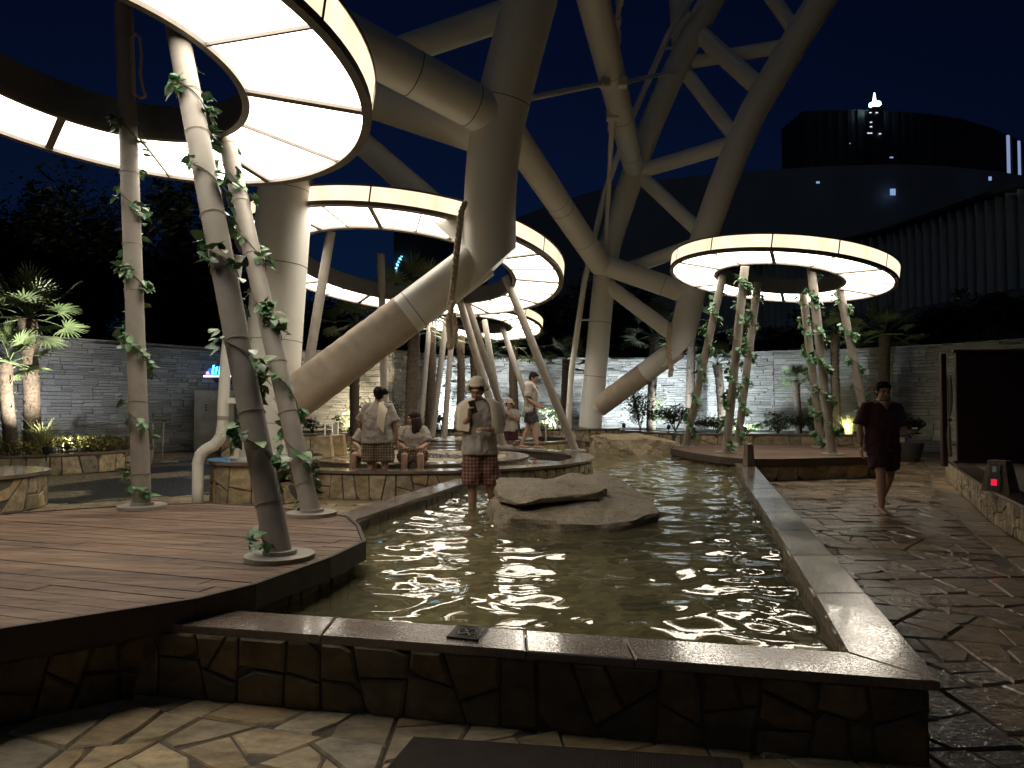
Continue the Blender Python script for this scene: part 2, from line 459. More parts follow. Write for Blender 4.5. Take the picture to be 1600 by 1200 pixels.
# --- ground sheet, mortar bed and flagstones
obj('ground', ([(-400, -60, -.05), (400, -60, -.05), (400, 600, -.05), (-400, 600, -.05)], [[0, 1, 2, 3]]), mat_plain('night_ground', (.03, .03, .028), .9), kind='structure', label='dark ground reaching to the horizon around the spa terrace')
paving = obj('paving', ([(-17, -1, -.010), (15, -1, -.010), (15, 25, -.010), (-17, 25, -.010)], [[0, 1, 2, 3]]), M['mortar'], kind='structure', label='wet crazy paving of brown and grey flagstones with dark joints')
PEB = [(-8.6, 10.6), (-6.3, 10.0), (-4.55, 11.2), (-4.7, 13.4), (-5.6, 16.5), (-6.6, 18.2), (-8.3, 18.9), (-9.5, 16.5)]
cells = []
for P in crazy(-12, 11, .6, 21, .25, .009, 11, jitter=.48, aspect=1.3):
    x, y = cen2(P)
    if abs(x) > .80*y + .6: continue
    if inside(DECK, x, y) and y > 3.2 and x < -1.9: continue
    if inside(DECK2, x, y): continue
    if y > F_OUT(x)+.2 and L_OUT(y)+.25 < x < R_OUT(y)-.25: continue
    if (x-C1[0])**2 + (y-C1[1])**2 < 3.0**2 or (x-C2[0])**2 + (y-C2[1])**2 < 2.8**2: continue
    if inside(PEB, x, y): continue
    if x > 3 and any(False for _ in ()): continue
    kx = next((a[0]+(b[0]-a[0])*(y-a[1])/(b[1]-a[1]) for a, b in zip(KERB, KERB[1:]) if a[1] <= y <= b[1]), 99)
    if x > kx - .02: continue
    cells.append((y, P))
cells.sort(key=lambda c: c[0]); rest = []; rr = random.Random(5)
def on_floor(x, y, w): return Vector((x, y, w - .02))
for i, (y, P) in enumerate(cells):
    g = stone_slab(P, on_floor, .02 + rr.uniform(-.005, .006), .010, rr)
    c = cen2(P)
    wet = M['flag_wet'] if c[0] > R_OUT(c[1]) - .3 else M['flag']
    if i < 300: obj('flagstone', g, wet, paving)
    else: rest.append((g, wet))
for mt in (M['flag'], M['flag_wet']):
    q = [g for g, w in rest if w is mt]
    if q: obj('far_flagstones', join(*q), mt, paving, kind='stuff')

# --- pebble mosaic
def mat_pebble():
    m, nt, nl, bs = new_mat('pebble_mosaic')
    tc = nt.new('ShaderNodeTexCoord'); vo = nt.new('ShaderNodeTexVoronoi'); vo.inputs['Scale'].default_value = 16
    nl.new(tc.outputs['Object'], vo.inputs['Vector'])
    ds = tex_noise(nt, nl, .42, 1.5, .4, (1.0, .75, 1))
    r = ramp(nt, [(0, (.36, .29, .20)), (.43, (.38, .31, .22)), (.45, (.04, .037, .038)), (.55, (.045, .04, .04)), (.57, (.24, .15, .10)), (.64, (.26, .165, .115)), (.66, (.38, .31, .22))])
    nl.new(ds.outputs[0], r.inputs[0])
    c = mixc(nt, nl, 1.0, r.outputs[0], maprange(nt, nl, vo.outputs['Distance'], .1, .65, 1.15, .35), 'MULTIPLY')
    nl.new(c, bs.inputs['Base Color']); bs.inputs['Roughness'].default_value = .5
    iv = nt.new('ShaderNodeMath'); iv.operation = 'SUBTRACT'; iv.inputs[0].default_value = 1; nl.new(vo.outputs['Distance'], iv.inputs[1])
    bump(nt, nl, bs, iv.outputs[0], .9, .03); return m
obj('pebble_path', prism(PEB, -.02, .006), mat_pebble(), kind='structure', label='wavy bands of cream, black and brown pebbles set in the floor')

# --- pool: bottom, water, walls, coping
def mat_bottom():
    m, nt, nl, bs = new_mat('pool_floor')
    tc = nt.new('ShaderNodeTexCoord'); vo = nt.new('ShaderNodeTexVoronoi'); vo.inputs['Scale'].default_value = 9; nl.new(tc.outputs['Object'], vo.inputs['Vector'])
    n = tex_noise(nt, nl, 1.3, 5, .6)
    c = mixc(nt, nl, n.outputs[0], (.30, .27, .15), (.52, .47, .28))
    c = mixc(nt, nl, 1.0, c, maprange(nt, nl, vo.outputs['Distance'], .1, .7, 1.15, .45), 'MULTIPLY')
    nl.new(c, bs.inputs['Base Color']); bs.inputs['Roughness'].default_value = .6; return m
BY = lambda x0, y0: None
obj('pool_floor', ([(-2.1, F_IN(-2.1)-.04, .02), (1.42, F_IN(1.42)-.04, .02), (R_IN(20), 20, .02), (L_IN(20), 20, .02)], [[0, 1, 2, 3]]), mat_bottom(), kind='structure', label='olive pebbled floor under the shallow pool water')
def mat_water():
    m = bpy.data.materials.new('shallow_water'); m.use_nodes = True; nt = m.node_tree.nodes; nl = m.node_tree.links; nt.clear()
    o = nt.new('ShaderNodeOutputMaterial'); mx = nt.new('ShaderNodeMixShader'); fr = nt.new('ShaderNodeFresnel'); fr.inputs[0].default_value = 1.34
    tr = nt.new('ShaderNodeBsdfTransparent'); tr.inputs[0].default_value = (.86, .84, .66, 1)
    gl = nt.new('ShaderNodeBsdfGlossy'); gl.inputs['Roughness'].default_value = .015; gl.inputs[0].default_value = (1, 1, 1, 1)
    df = nt.new('ShaderNodeBsdfDiffuse'); df.inputs[0].default_value = (.27, .25, .145, 1); m2 = nt.new('ShaderNodeMixShader'); m2.inputs[0].default_value = .30
    n = tex_noise(nt, nl, 7, 3, .5); b = nt.new('ShaderNodeBump'); b.inputs['Strength'].default_value = .06; b.inputs['Distance'].default_value = .02
    nl.new(n.outputs[0], b.inputs['Height'])
    for s in (fr, gl): nl.new(b.outputs[0], s.inputs['Normal'])
    nl.new(tr.outputs[0], m2.inputs[1]); nl.new(df.outputs[0], m2.inputs[2])
    nl.new(fr.outputs[0], mx.inputs[0]); nl.new(m2.outputs[0], mx.inputs[1]); nl.new(gl.outputs[0], mx.inputs[2]); nl.new(mx.outputs[0], o.inputs[0]); return m
M['water'] = mat_water()
WZ = .22
WADER = at(752, 785, 8.44)
def wave(x, y):
    h = .023*noise.noise((x*2.2, y*2.2, 1.7)) + .0105*noise.noise((x*5.2+9, y*5.2, 4.2)) + .003*noise.noise((x*10, y*10, 7.7))
    d = sqrt((x-WADER.x)**2 + (y-WADER.y)**2)
    h += .009*sin(d*17)*math.exp(-d*.55)*(1 if d > .1 else 0)
    return WZ + h
V = []; F = []; ys = []; y = 2.55
while y < 20: ys.append(y); y += .016 + .0042*y
NX = 110
for yy in ys:
    for i in range(NX+1):
        x = L_IN(yy)-.02 + (R_IN(yy) - L_IN(yy)+.04)*i/NX; V.append((x, yy, wave(x, yy)))
for j in range(len(ys)-1):
    for i in range(NX):
        a = j*(NX+1)+i; cx = sum(V[k][0] for k in (a, a+1, a+NX+2, a+NX+1))/4; cy = (V[a][1]+V[a+NX+1][1])/2
        if cy < F_IN(cx)-.06 or (cx-C1[0])**2+(cy-C1[1])**2 < 3.1**2 or (cx-C2[0])**2+(cy-C2[1])**2 < 2.8**2: continue
        F.append([a, a+1, a+NX+2, a+NX+1])
obj('pool_water', (V, F), M['water'], smooth=True, kind='structure', label='rippling olive pool water mirroring the glowing canopies')

pool = thing('pool_surround', 'low stone clad pool wall with flat brown granite coping around the olive water', 'pool wall', (0, 3.0, 0))
fL = (-2.1, F_OUT(-2.1)+.0)
front_path = [(-2.35, 3.02), (-2.05, 3.30), (-1.80, 3.42+.015), (CORNER[0]-.03, CORNER[1]+.035)]
obj('wall', wall_body(front_path, -.02, .30, .20), M['mortar'], pool)
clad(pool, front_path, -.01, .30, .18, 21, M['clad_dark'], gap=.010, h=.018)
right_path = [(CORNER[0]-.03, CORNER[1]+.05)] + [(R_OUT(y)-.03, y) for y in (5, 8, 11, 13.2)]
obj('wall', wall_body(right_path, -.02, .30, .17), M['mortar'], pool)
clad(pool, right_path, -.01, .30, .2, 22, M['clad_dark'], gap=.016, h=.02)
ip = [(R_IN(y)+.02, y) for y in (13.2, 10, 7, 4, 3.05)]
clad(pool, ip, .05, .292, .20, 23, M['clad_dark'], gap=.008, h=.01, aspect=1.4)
lp_out = [(L_OUT(y)+.02, y) for y in (10.6, 9, 7.3, 6.2)]
obj('wall', wall_body(lp_out, -.02, .30, .26), M['mortar'], pool)
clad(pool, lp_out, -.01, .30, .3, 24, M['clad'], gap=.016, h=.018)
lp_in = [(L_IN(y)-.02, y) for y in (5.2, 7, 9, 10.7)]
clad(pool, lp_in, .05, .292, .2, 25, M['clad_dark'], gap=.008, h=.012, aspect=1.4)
obj('wall', wall_body([(-1.9, F_IN(-1.9)), (1.3, F_IN(1.3))][::-1], -.02, .30, .06), M['mortar'], pool)
def coping(poly, z0=.295, z1=.332): obj('coping_slab', prism(poly, z0, z1, .006), M['granite'], pool)
g = .003
xs = [-1.75, -.86, .06, .50, CORNER[0]]
for a, b in zip(xs, xs[1:]):
    last = b == xs[-1]
    coping([(a+g, F_OUT(a)), (b-g, F_OUT(b)), (R_IN(3.0)-.02, F_IN(R_IN(3.0)-.02)) if last else (b-g, F_IN(b)), (a+g, F_IN(a))])
ysr = [CORNER[1], 3.95, 4.95, 5.95, 6.95, 7.95, 8.95, 9.95, 10.95, 11.95, 12.95]
for a, b in zip(ysr, ysr[1:]):
    if a == ysr[0]: coping([(CORNER[0]+g, CORNER[1]+.01), (R_OUT(b), b-g), (R_IN(b), b-g), (R_IN(3.0)-.012, F_IN(R_IN(3.0)-.02)+.006)])
    else: coping([(R_OUT(a), a+g), (R_OUT(b), b-g), (R_IN(b), b-g), (R_IN(a), a+g)])
ysl = [5.6, 6.5, 7.5, 8.5, 9.5, 10.62]
for a, b in zip(ysl, ysl[1:]): coping([(L_IN(a), a+g), (L_IN(b), b-g), (L_OUT(b), b-g), (L_OUT(a), a+g)])

# --- timber decks
def timber_deck(poly, ztop, wall_h, angle, pw, label, seed, cladmat, csize):
    c = cen2(poly); t = thing('timber_deck', label, 'deck', (c[0], c[1], 0), 'timber decks under the ring canopies')
    rnd = random.Random(seed)
    def shrink(P, d):
        H = [(-9e9, -9e9)]; Q = list(P)
        for i in range(len(P)):
            a, b = P[i], P[(i+1) % len(P)]; l = sqrt((b[0]-a[0])**2+(b[1]-a[1])**2); nx, ny = (b[1]-a[1])/l, -(b[0]-a[0])/l
            Q = clip_half(Q, nx, ny, nx*a[0]+ny*a[1]-d)
        return Q
    base = shrink(poly, .12); inner = shrink(poly, .03)
    obj('base', prism(base, -.02, wall_h), M['mortar'], t)
    L = base + [base[0]]
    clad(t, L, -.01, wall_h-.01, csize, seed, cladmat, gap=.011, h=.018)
    obj('subframe', prism(shrink(poly, .05), wall_h, ztop-.03), M['wood_dark'], t)
    ca, sa = cos(angle), sin(angle)
    rot = [(x*ca+y*sa, -x*sa+y*ca) for x, y in inner]
    if area2(rot) < 0: rot = rot[::-1]
    v0 = min(p[1] for p in rot); v1 = max(p[1] for p in rot); u0 = min(p[0] for p in rot); u1 = max(p[0] for p in rot)
    v = v0
    while v < v1:
        u = u0 - rnd.uniform(0, 1.6)
        while u < u1:
            l = rnd.choice((1.2, 1.8, 2.4))
            P = clip_convex([(u+.003, v+.0035), (u+l-.003, v+.0035), (u+l-.003, v+pw-.0035), (u+.003, v+pw-.0035)], rot)
            u += l
            if len(P) < 3 or abs(area2(P)) < .004: continue
            P = [(x*ca-y*sa, x*sa+y*ca) for x, y in P]
            dz = rnd.uniform(-.002, .002)
            obj('plank', prism(P, ztop-.026, ztop+dz, .003), M['wood'], t)
        v += pw
    for i in range(len(poly)):
        a, b = poly[i], poly[(i+1) % len(poly)]
        l = sqrt((b[0]-a[0])**2+(b[1]-a[1])**2)
        if l < .05: continue
        nx, ny = (b[1]-a[1])/l, -(b[0]-a[0])/l; ux, uy = (b[0]-a[0])/l, (b[1]-a[1])/l; e = .002
        P = [(a[0]+ux*e, a[1]+uy*e), (b[0]-ux*e, b[1]-uy*e), (b[0]-ux*e-nx*.026, b[1]-uy*e-ny*.026), (a[0]+ux*e-nx*.026, a[1]+uy*e-ny*.026)]
        obj('fascia_board', prism(P, ztop-.125, ztop+.006, .003), M['wood_dark'], t)
    return t
timber_deck(DECK, .43, .28, radians(-18), .12, 'reddish brown plank deck in the left foreground under the largest canopy', 31, M['clad_dark'], .20)
timber_deck(DECK2, .40, .27, radians(-6), .12, 'rounded brown plank deck on the far right under the vine wrapped canopy', 32, M['clad'], .3)

# --- round foot baths
def basin(C, R, label, seed, zt=.42, nslab=22, full=True):
    t = thing('foot_bath', label, 'foot bath', (C[0], C[1], 0), 'round stone foot baths')
    out = arc(C, R-.05, pi*1.02, 2*pi*1.24, 44)
    th = .3
    obj('wall', sector(C, R-.35, R-.05, 0, 2*pi, -.02, zt-.045, 64), M['mortar'], t)
    clad(t, out, -.01, zt-.05, .25 if full else .42, seed, M['clad'], gap=.016, h=.022)
    for i in range(nslab):
        a0 = 2*pi*i/nslab+.02; a1 = 2*pi*(i+1)/nslab+.02
        obj('coping_slab', sector(C, R-.40, R, a0+.0012, a1-.0012, zt-.04, zt, 4), M['granite'], t)
    obj('trough_floor', sector(C, R-1.3, R-.34, 0, 2*pi, .03, .05, 48), M['mortar_light'], t)
    ri = R - 1.22
    V = []; F = []
    n = 96; rows = [ri-.03 + (R-.32-ri)*k/10 for k in range(11)]
    for r in rows:
        for k in range(n):
            x = C[0]+r*cos(2*pi*k/n); yv = C[1]+r*sin(2*pi*k/n); V.append((x, yv, wave(x, yv)-WZ+zt-.12))
    for i in range(10):
        for k in range(n): F.append([i*n+k, i*n+(k+1) % n, (i+1)*n+(k+1) % n, (i+1)*n+k])
    obj('water', (V, F), M['water'], t, smooth=True)
    obj('seat_wall', sector(C, ri-.2, ri-.02, 0, 2*pi, -.02, zt-.045, 48), M['clad'], t)
    for i in range(nslab-6):
        a0 = 2*pi*i/(nslab-6); a1 = 2*pi*(i+1)/(nslab-6)
        obj('seat_slab', sector(C, ri-.42, ri, a0+.0015, a1-.0015, zt-.04, zt+.003, 4), M['granite'], t)
    obj('inner_bed', sector(C, .02, ri-.25, 0, 2*pi, -.02, zt-.03, 40), M['mortar_light'], t)
    rn = random.Random(seed+1)
    H = arc(C, ri-.43, 0, 2*pi, 28)[:-1]
    for P in crazy(C[0]-ri, C[0]+ri, C[1]-ri, C[1]+ri, .42, .018, seed+2):
        P = clip_convex(P, H)
        if len(P) < 3 or abs(area2(P)) < .02: continue
        c = cen2(P)
        if full and sqrt((c[0]-C[0]-.5)**2+(c[1]-C[1])**2) < .6: continue
        obj('flagstone', stone_slab(P, lambda x, y, w: Vector((x, y, w+zt-.03)), .03, .01, rn), M['flag'], t)
    if full:
        q = []
        for k in range(420):
            a = rn.uniform(0, 2*pi); r = .68*sqrt(rn.random()); s = rn.uniform(.016, .034)
            q.append(ellipsoid((C[0]+.5+r*cos(a), C[1]+r*sin(a), zt-.02+rn.uniform(0, .012)), (s, s*rn.uniform(.7, 1.2), s*.7), 6, 4))
        obj('pebbles', join(*q), mat_plain('black_pebble', (.03, .028, .027), .35), t, kind='stuff')
    return t
basin(C1, 3.3, 'large round stone foot bath with a ring of water in the middle ground', 41)
basin(C2, 3.0, 'smaller round stone foot bath farther back beneath the hindmost canopy', 46, zt=.44, nslab=18, full=False)

# --- stacked stone garden wall: courses of split stone in relief
def mat_ledge():
    m, nt, nl, bs = new_mat('split_ledge_stone')
    r = ramp(nt, [(0, (.24, .235, .225)), (.35, (.34, .33, .31)), (.7, (.29, .28, .26)), (1, (.40, .385, .36))]); nl.new(rnd_socket(nt, nl), r.inputs[0])
    n = tex_noise(nt, nl, 14, 6, .7, (1, 1, 2.5))
    nl.new(mixc(nt, nl, 1.0, r.outputs[0], maprange(nt, nl, n.outputs[0], .3, .7, .7, 1.2), 'MULTIPLY'), bs.inputs['Base Color'])
    bs.inputs['Roughness'].default_value = .85; bump(nt, nl, bs, n.outputs[0], .8, .02); return m
M['ledge'] = mat_ledge()
WALLH = 3.2
def garden_wall(path, label, seed):
    c = path[len(path)//2]
    t = thing('garden_wall', label, 'wall', (c[0], c[1], 0), 'stacked stone walls around the terrace')
    obj('backing', wall_body(path, 0, WALLH-.04, .35), M['mortar'], t)
    L = poly_len(path); rnd = random.Random(seed); q = []
    z = .0
    while z < WALLH-.05:
        H_ = min(rnd.choice((.13, .17, .2)), WALLH-.04-z); s = -rnd.uniform(0, .2)
        while s < L[-1]:
            l = rnd.uniform(.16, .55); a0, b0 = max(s, 0), min(s+l, L[-1]); s += l
            if b0-a0 < .03: continue
            m_ = rnd.choice((1, 2, 2, 3)); hs = [rnd.uniform(.7, 1.3) for _ in range(m_)]; zz0 = z
            for hq in hs:
                h = H_*hq/sum(hs); a, b = a0+.003, b0-.003; d = rnd.uniform(.01, .085)
                (ax, ay), (nx, ny) = along(path, L, a); (bx, by), (mx, my) = along(path, L, b); V = []
                for dd, e in ((-.01, 0), (d, .007)):
                    k2 = d*rnd.uniform(-.25, .25) if e else 0
                    for (x, y, u, v), zz, q2 in (((ax, ay, nx, ny), zz0+.002+e, k2), ((bx, by, mx, my), zz0+.002+e, -k2), ((bx, by, mx, my), zz0+h-.002-e, -k2), ((ax, ay, nx, ny), zz0+h-.002-e, k2)):
                        V.append(Vector((x+u*(dd+q2), y+v*(dd+q2), zz)))
                q.append((V, [[4, 5, 6, 7], [0, 1, 5, 4], [1, 2, 6, 5], [2, 3, 7, 6], [3, 0, 4, 7]])); zz0 += h
        z += H_
    obj('ledge_stones', join(*q), M['ledge'], t, kind='stuff')
    cp = [(x, y) for x, y in path]
    obj('cap', wall_body([(p[0]+.0, p[1]) for p in cp], WALLH-.038, WALLH+.02, .36), M['ledge'], t)
    return t
garden_wall(BACKWALL[0:3], 'dark grey stacked stone wall on the left behind the lit palms', 51)
garden_wall(BACKWALL[2:5], 'yellow lit stacked stone wall behind the round foot bath', 52)
garden_wall(BACKWALL[4:9], 'pale floodlit stacked stone wall along the back behind the palm trunks', 53)
garden_wall(BACKWALL[8:], 'unlit dark stacked stone wall on the right behind the walking man', 54)

# --- raised planters
pl = thing('planter', 'long stone clad planting bed with dark shrubs along the back wall', 'planter', (0, 22, 0), 'stone planting beds')
obj('bed_wall', wall_body(PLANTER, -.02, .60, .25), M['mortar'], pl)
clad(pl, PLANTER, .0, .54, .4, 61, M['clad'], gap=.02, h=.02)
obj('bed_coping', wall_body([(p[0], p[1]-.03) for p in PLANTER], .56, .60+.003, .27), M['granite'], pl)
soilV = [Vector((p[0], p[1]+.15, .565)) for p in PLANTER] + [Vector((p[0], p[1], .565)) for p in ((11, 22.6), (9.7, 23.3), (8.75, 23.5), (4.9, 27), (0, 26.9), (-2.3, 25.7), (-3.9, 23.1), (-6.9, 23.4), (-9.2, 22.5))]
obj('soil', (soilV, [list(range(len(soilV)))]), M['soil'], pl)
C3 = (-10.55, 15.7)
pl2 = thing('planter', 'curved stone clad planting bed with the floodlit palms at the left edge', 'planter', (C3[0], C3[1], 0), 'stone planting beds')
obj('bed_wall', sector(C3, 2.0, 2.32, 0, 2*pi, -.02, .40, 48), M['mortar'], pl2)
clad(pl2, arc(C3, 2.32, -pi*.75, pi*.2, 30), .0, .37, .36, 62, M['clad'], gap=.02, h=.022)
obj('bed_coping', sector(C3, 1.98, 2.36, 0, 2*pi, .38, .42, 48), M['granite'], pl2)
obj('soil', sector(C3, .01, 2.05, 0, 2*pi, .2, .39, 32), M['soil'], pl2)

# --- round clad bench at the left edge
bn = thing('stone_bench', 'pale stone clad round bench cut by the left edge of the picture', 'bench', (-7.3, 9.4, 0))
obj('wall', sector((-7.3, 9.4), .3, .98, 0, 2*pi, -.02, .44, 36), M['mortar_light'], bn)
clad(bn, arc((-7.3, 9.4), .98, -pi*.8, pi*.3, 22), 0, .44, .30, 63, M['clad'], gap=.018, h=.02)
obj('seat_slab', sector((-7.3, 9.4), .01, 1.03, 0, 2*pi, .445, .49, 36), M['granite'], bn)

# --- right hand: kerb, low wall, raised terrace
kb = thing('kerb', 'flat curved kerb of large slabs beside the wet path on the right', 'kerb', (6, 9, 0))
def lerp_path(path, t):
    L = poly_len(path); return along(path, L, L[-1]*t)[0]
for i in range(15):
    t0, t1 = i/15+.001, (i+1)/15-.001
    a, b = lerp_path(KERB, t0), lerp_path(KERB, t1); c, d = lerp_path(RWALL, max(0, t1*1.06-.06)), lerp_path(RWALL, max(0, t0*1.06-.06))
    a2, b2 = lerp_path(KERB, (t0+t1)/2), lerp_path(RWALL, max(0, (t0+t1)/2*1.06-.06))
    obj('kerb_slab', prism([a, a2, b, c, b2, d], -.03, .018, .006), M['flag_wet'], kb)
tw = thing('terrace_wall', 'curved low wall clad in upright stones below the dark wooden screen', 'wall', (6.6, 10.3, 0))
RW = RWALL
RWr = RW[::-1]
obj('wall', wall_body(RWr, -.02, .37, .22), M['mortar'], tw)
clad(tw, RWr, .02, .36, .17, 64, M['clad'], gap=.012, h=.02, aspect=.8)
obj('coping', wall_body([(p[0]-.03, p[1]) for p in RWr], .372, .405, .30), M['granite'], tw)
obj('terrace', prism([(4.3, 4.4)] + [(p[0]+.2, p[1]) for p in RW] + [(13.5, 18.5), (14, 4)], .2, .385), mat_plain('terrace_floor', (.10, .085, .065), .6, var=.25, scale=3), kind='structure', label='raised dark terrace floor in front of the wooden screen')
# ================================================================== GLOWING RING CANOPIES
def ring_canopy(c, tx, ty, R, k, npan, nfas, phase, label, legs, legr=.08, hf=.27):
    n = Vector((tx, ty, 1)).normalized(); e1 = Vector((1, 0, -tx/1.0)).normalized(); e2 = n.cross(e1).normalized(); e1 = e2.cross(n)
    Mx = Matrix((( e1.x, e2.x, n.x, c[0]), (e1.y, e2.y, n.y, c[1]), (e1.z, e2.z, n.z, c[2]), (0, 0, 0, 1)))
    t = thing('ring_canopy', label, 'canopy', (c[0], c[1], .4), 'glowing ring canopies on slanting posts')
    ri = R*k; rim = min(.085, .032*R); seg = 96
    S = lambda r0, r1, a0, a1, z0, z1, m=8: sector(None, r0, r1, a0, a1, z0, z1, m, Mx)
    obj('outer_rim', S(R-rim, R+.006, 0, 2*pi, -.03, .035, seg), M['rim'], t)
    obj('top_rim', S(R-.03, R+.008, 0, 2*pi, hf, hf+.03, seg), M['rim'], t)
    obj('inner_rim', S(ri-.004, ri+rim*.8, 0, 2*pi, -.03, .03, seg), M['rim'], t)
    obj('inner_fascia', S(ri, ri+.015, 0, 2*pi, .03, hf+.03, seg), M['fascia_in'], t)
    obj('roof_sheet', S(ri+.016, R-.031, 0, 2*pi, hf+.005, hf+.02, seg), M['fascia_in'], t)
    da = 2*pi/npan
    for i in range(npan):
        a = phase + i*da; thick = i % 2 == 0
        w = (.034 if thick else .010)
        g0 = (.034 if thick else .010)/((R+ri)/2); g1 = (.010 if thick else .034)/((R+ri)/2)
        obj('glow_panel', S(ri+rim*.7, R-rim*.9, a+g0*.5, a+da-g1*.5, .006, .012, 5), M['panel'], t)
        # radial rib
        p = lambda r, s, z: Mx @ Vector((r*cos(a)-s*sin(a), r*sin(a)+s*cos(a), z))
        q0, q1 = ri+rim*.8, R-rim
        V = [p(q0, -w, -.022), p(q1, -w, -.022), p(q1, w, -.022), p(q0, w, -.022), p(q0, -w, .05), p(q1, -w, .05), p(q1, w, .05), p(q0, w, .05)]
        obj('rib', (V, [[3, 2, 1, 0], [4, 5, 6, 7], [0, 1, 5, 4], [1, 2, 6, 5], [2, 3, 7, 6], [3, 0, 4, 7]]), M['rim'], t)
    df = 2*pi/nfas; gf = .012/R
    for i in range(nfas):
        a = phase + i*df
        obj('side_panel', S(R-.012, R, a+gf, a+df-gf, .035, hf, 9), M['panel_side'], t)
        obj('joint_strip', S(R-.02, R+.003, a-gf, a+gf, .035, hf, 1), M['rim'], t)
    cols = []
    for b, tp, plate in legs:
        cl = obj('post', tube(b, tp, legr, legr*.96, 20), M['post'], t, smooth=True, sharp=40)
        if plate:
            obj('base_plate', join(tube((b.x, b.y, b.z+.002), (b.x, b.y, b.z+.03), legr*2.6, None, 28), tube((b.x, b.y, b.z+.03), (b.x, b.y, b.z+.055), legr*1.25, None, 20)), M['post'], cl)
        cols.append((b, tp))
    return t, cols
def base(px, py, z): return on(px, py, z)
Z1 = .43
legs1 = [(base(222, 794, Z1), at(193, 8, 6.28), True), (base(437, 873, Z1), at(276, 42, 5.0), True), (base(487, 805, Z1), at(343, 172, 6.55), True), (Vector((-4.5, 4.4, Z1)), Vector((-4.35, 5.0, 4.05)), True)]
_, vines1 = ring_canopy((-3.322, 5.446, 4.023), .094, .103, 2.2, .528, 12, 12, radians(9), 'largest glowing ring canopy overhanging the deck at the upper left', legs1)
Z2 = .42
legs2 = [(Vector((-3.85, 12.5, Z2)), at(517, 362, 12.2), True), (Vector((-2.9, 16.3, Z2)), at(595, 396, 15.0), True),
         (base(899, 705, Z2), at(790, 432, 13.6), True), (base(787, 698, Z2), at(716, 462, 14.9), True), (base(800, 690, Z2), at(728, 468, 15.2), True)]
ring_canopy((-2.034, 13.308, 3.92), .089, .137, 3.0, .687, 24, 12, radians(-2), 'wide glowing ring canopy tilted above the round foot bath in the middle', legs2, .085)
Z3 = .40
legs3 = [(base(1071, 698, Z3), at(1130, 428, 14.9), True), (base(1134, 708, Z3), at(1164, 416, 13.7), True), (base(1152, 699, Z3), at(1184, 440, 15.3), True),
         (base(1300, 711, Z3), at(1267, 414, 13.6), True), (base(1283, 699, Z3), at(1254, 450, 15.6), True), (base(1362, 703, Z3), at(1308, 432, 14.8), True)]
_, vines3 = ring_canopy((5.505, 14.608, 4.0), .139, .023, 2.2, .56, 12, 12, radians(-114), 'glowing ring canopy with ivy wrapped posts on the far right deck', legs3, .085)
Z4 = .44
def L4(px, py, tx, ty, d=20.5): return (base(px, py, Z4), at(tx, ty, d), False)
legs4 = [(at(675, 684, 19.5), at(698, 493, 20.2), False), (at(694, 683, 20.6), at(708, 497, 21.3), False), (at(655, 683, 21), at(672, 500, 21.5), False), (at(788, 684, 19.6), at(757, 500, 20), False), (at(843, 682, 20.5), at(785, 512, 21), False)]
ring_canopy((-.95, 20.9, 3.78), .089, .137, 1.85, .5, 16, 8, 0, 'smallest and farthest glowing ring canopy half hidden behind the middle one', legs4, .085, .25)

# coiled rope on the tall near post
def rope_obj(pts, r, label, name='rope'):
    """two strands twisted round a path"""
    P = [Vector(p) for p in pts]; D = []
    for i in range(len(P)-1):
        m_ = max(3, int((P[i+1]-P[i]).length/(r*.8)))
        for k in range(m_): D.append(P[i].lerp(P[i+1], k/m_))
    D.append(P[-1]); t = thing(name, label, 'rope', P[-1]); 
    for s in range(3):
        Q = []; acc = 0
        for i, p in enumerate(D):
            d = (D[min(i+1, len(D)-1)]-D[max(i-1, 0)]); u, w = frame(Vector((.3, 0, -1)) if abs(d.z) > .5*d.length else d)
            if i: acc += (p-D[i-1]).length
            a = acc/(r*6)*2*pi + s*2*pi/3
            Q.append(p + (u*cos(a)+w*sin(a))*r*.55)
        obj('strand', path_tube(Q, r*.62, 6), M['rope'], t, smooth=True)
    return t
d = 6.2
rope_obj([at(205, 60, d), at(212, 52, d), at(219, 60, d), at(221, 85, d), at(219, 115, d), at(224, 140, d), at(228, 150, d), at(220, 153, d), at(210, 148, d), at(207, 120, d), at(206, 80, d), at(205, 62, d)], .012, 'loop of rope tied to the top of the tall left post')

# ================================================================== WHITE TUBULAR STEEL
st = thing('steel_lattice', 'huge cream white lattice of thick steel tubes rising over the terrace', 'steel structure', at(416, 716, 10.5))
def tb(a, b, dia, n=40, end=None, name='tube'):
    return obj(name, tube(at(*a), at(*b), dia/2, None, n, True, end), M['tube'], st, smooth=True, sharp=40)
def seam(a, b, dia, t, w=.012):
    A, B = at(*a), at(*b); p = A.lerp(B, t); dd = (B-A).normalized()
    obj('seam', tube(p-dd*w/2, p+dd*w/2, dia/2+.004, None, 40), M['seam'], st, smooth=True, sharp=40)
K1a, K1b = (416, 716, 10.5), (478, -160, 10.8)
tb(K1a, K1b, .80, 56)
obj('flange', join(tube(at(416, 720, 10.5), at(416, 716, 10.5)+Vector((0, 0, .03)), .50, None, 40)), M['tube'], st, smooth=True, sharp=40)
for k in range(10):
    a = 2*pi*k/10; b = at(416, 717, 10.5); dr = Vector((cos(a), sin(a), 0)); sd = Vector((-sin(a), cos(a), 0))*.008
    p = [b+dr*.38, b+dr*.48, b+dr*.39+Vector((0, 0, .42))]
    obj('gusset', ([q-sd for q in p]+[q+sd for q in p], [[0, 1, 2], [5, 4, 3], [0, 3, 4, 1], [1, 4, 5, 2], [2, 5, 3, 0]]), M['tube'], st)
seam(K1a, K1b, .80, .33)
T2a, T2b = (438, 640, 10.45), (752, 404, 10.6)
tb(T2a, T2b, .62, 48)
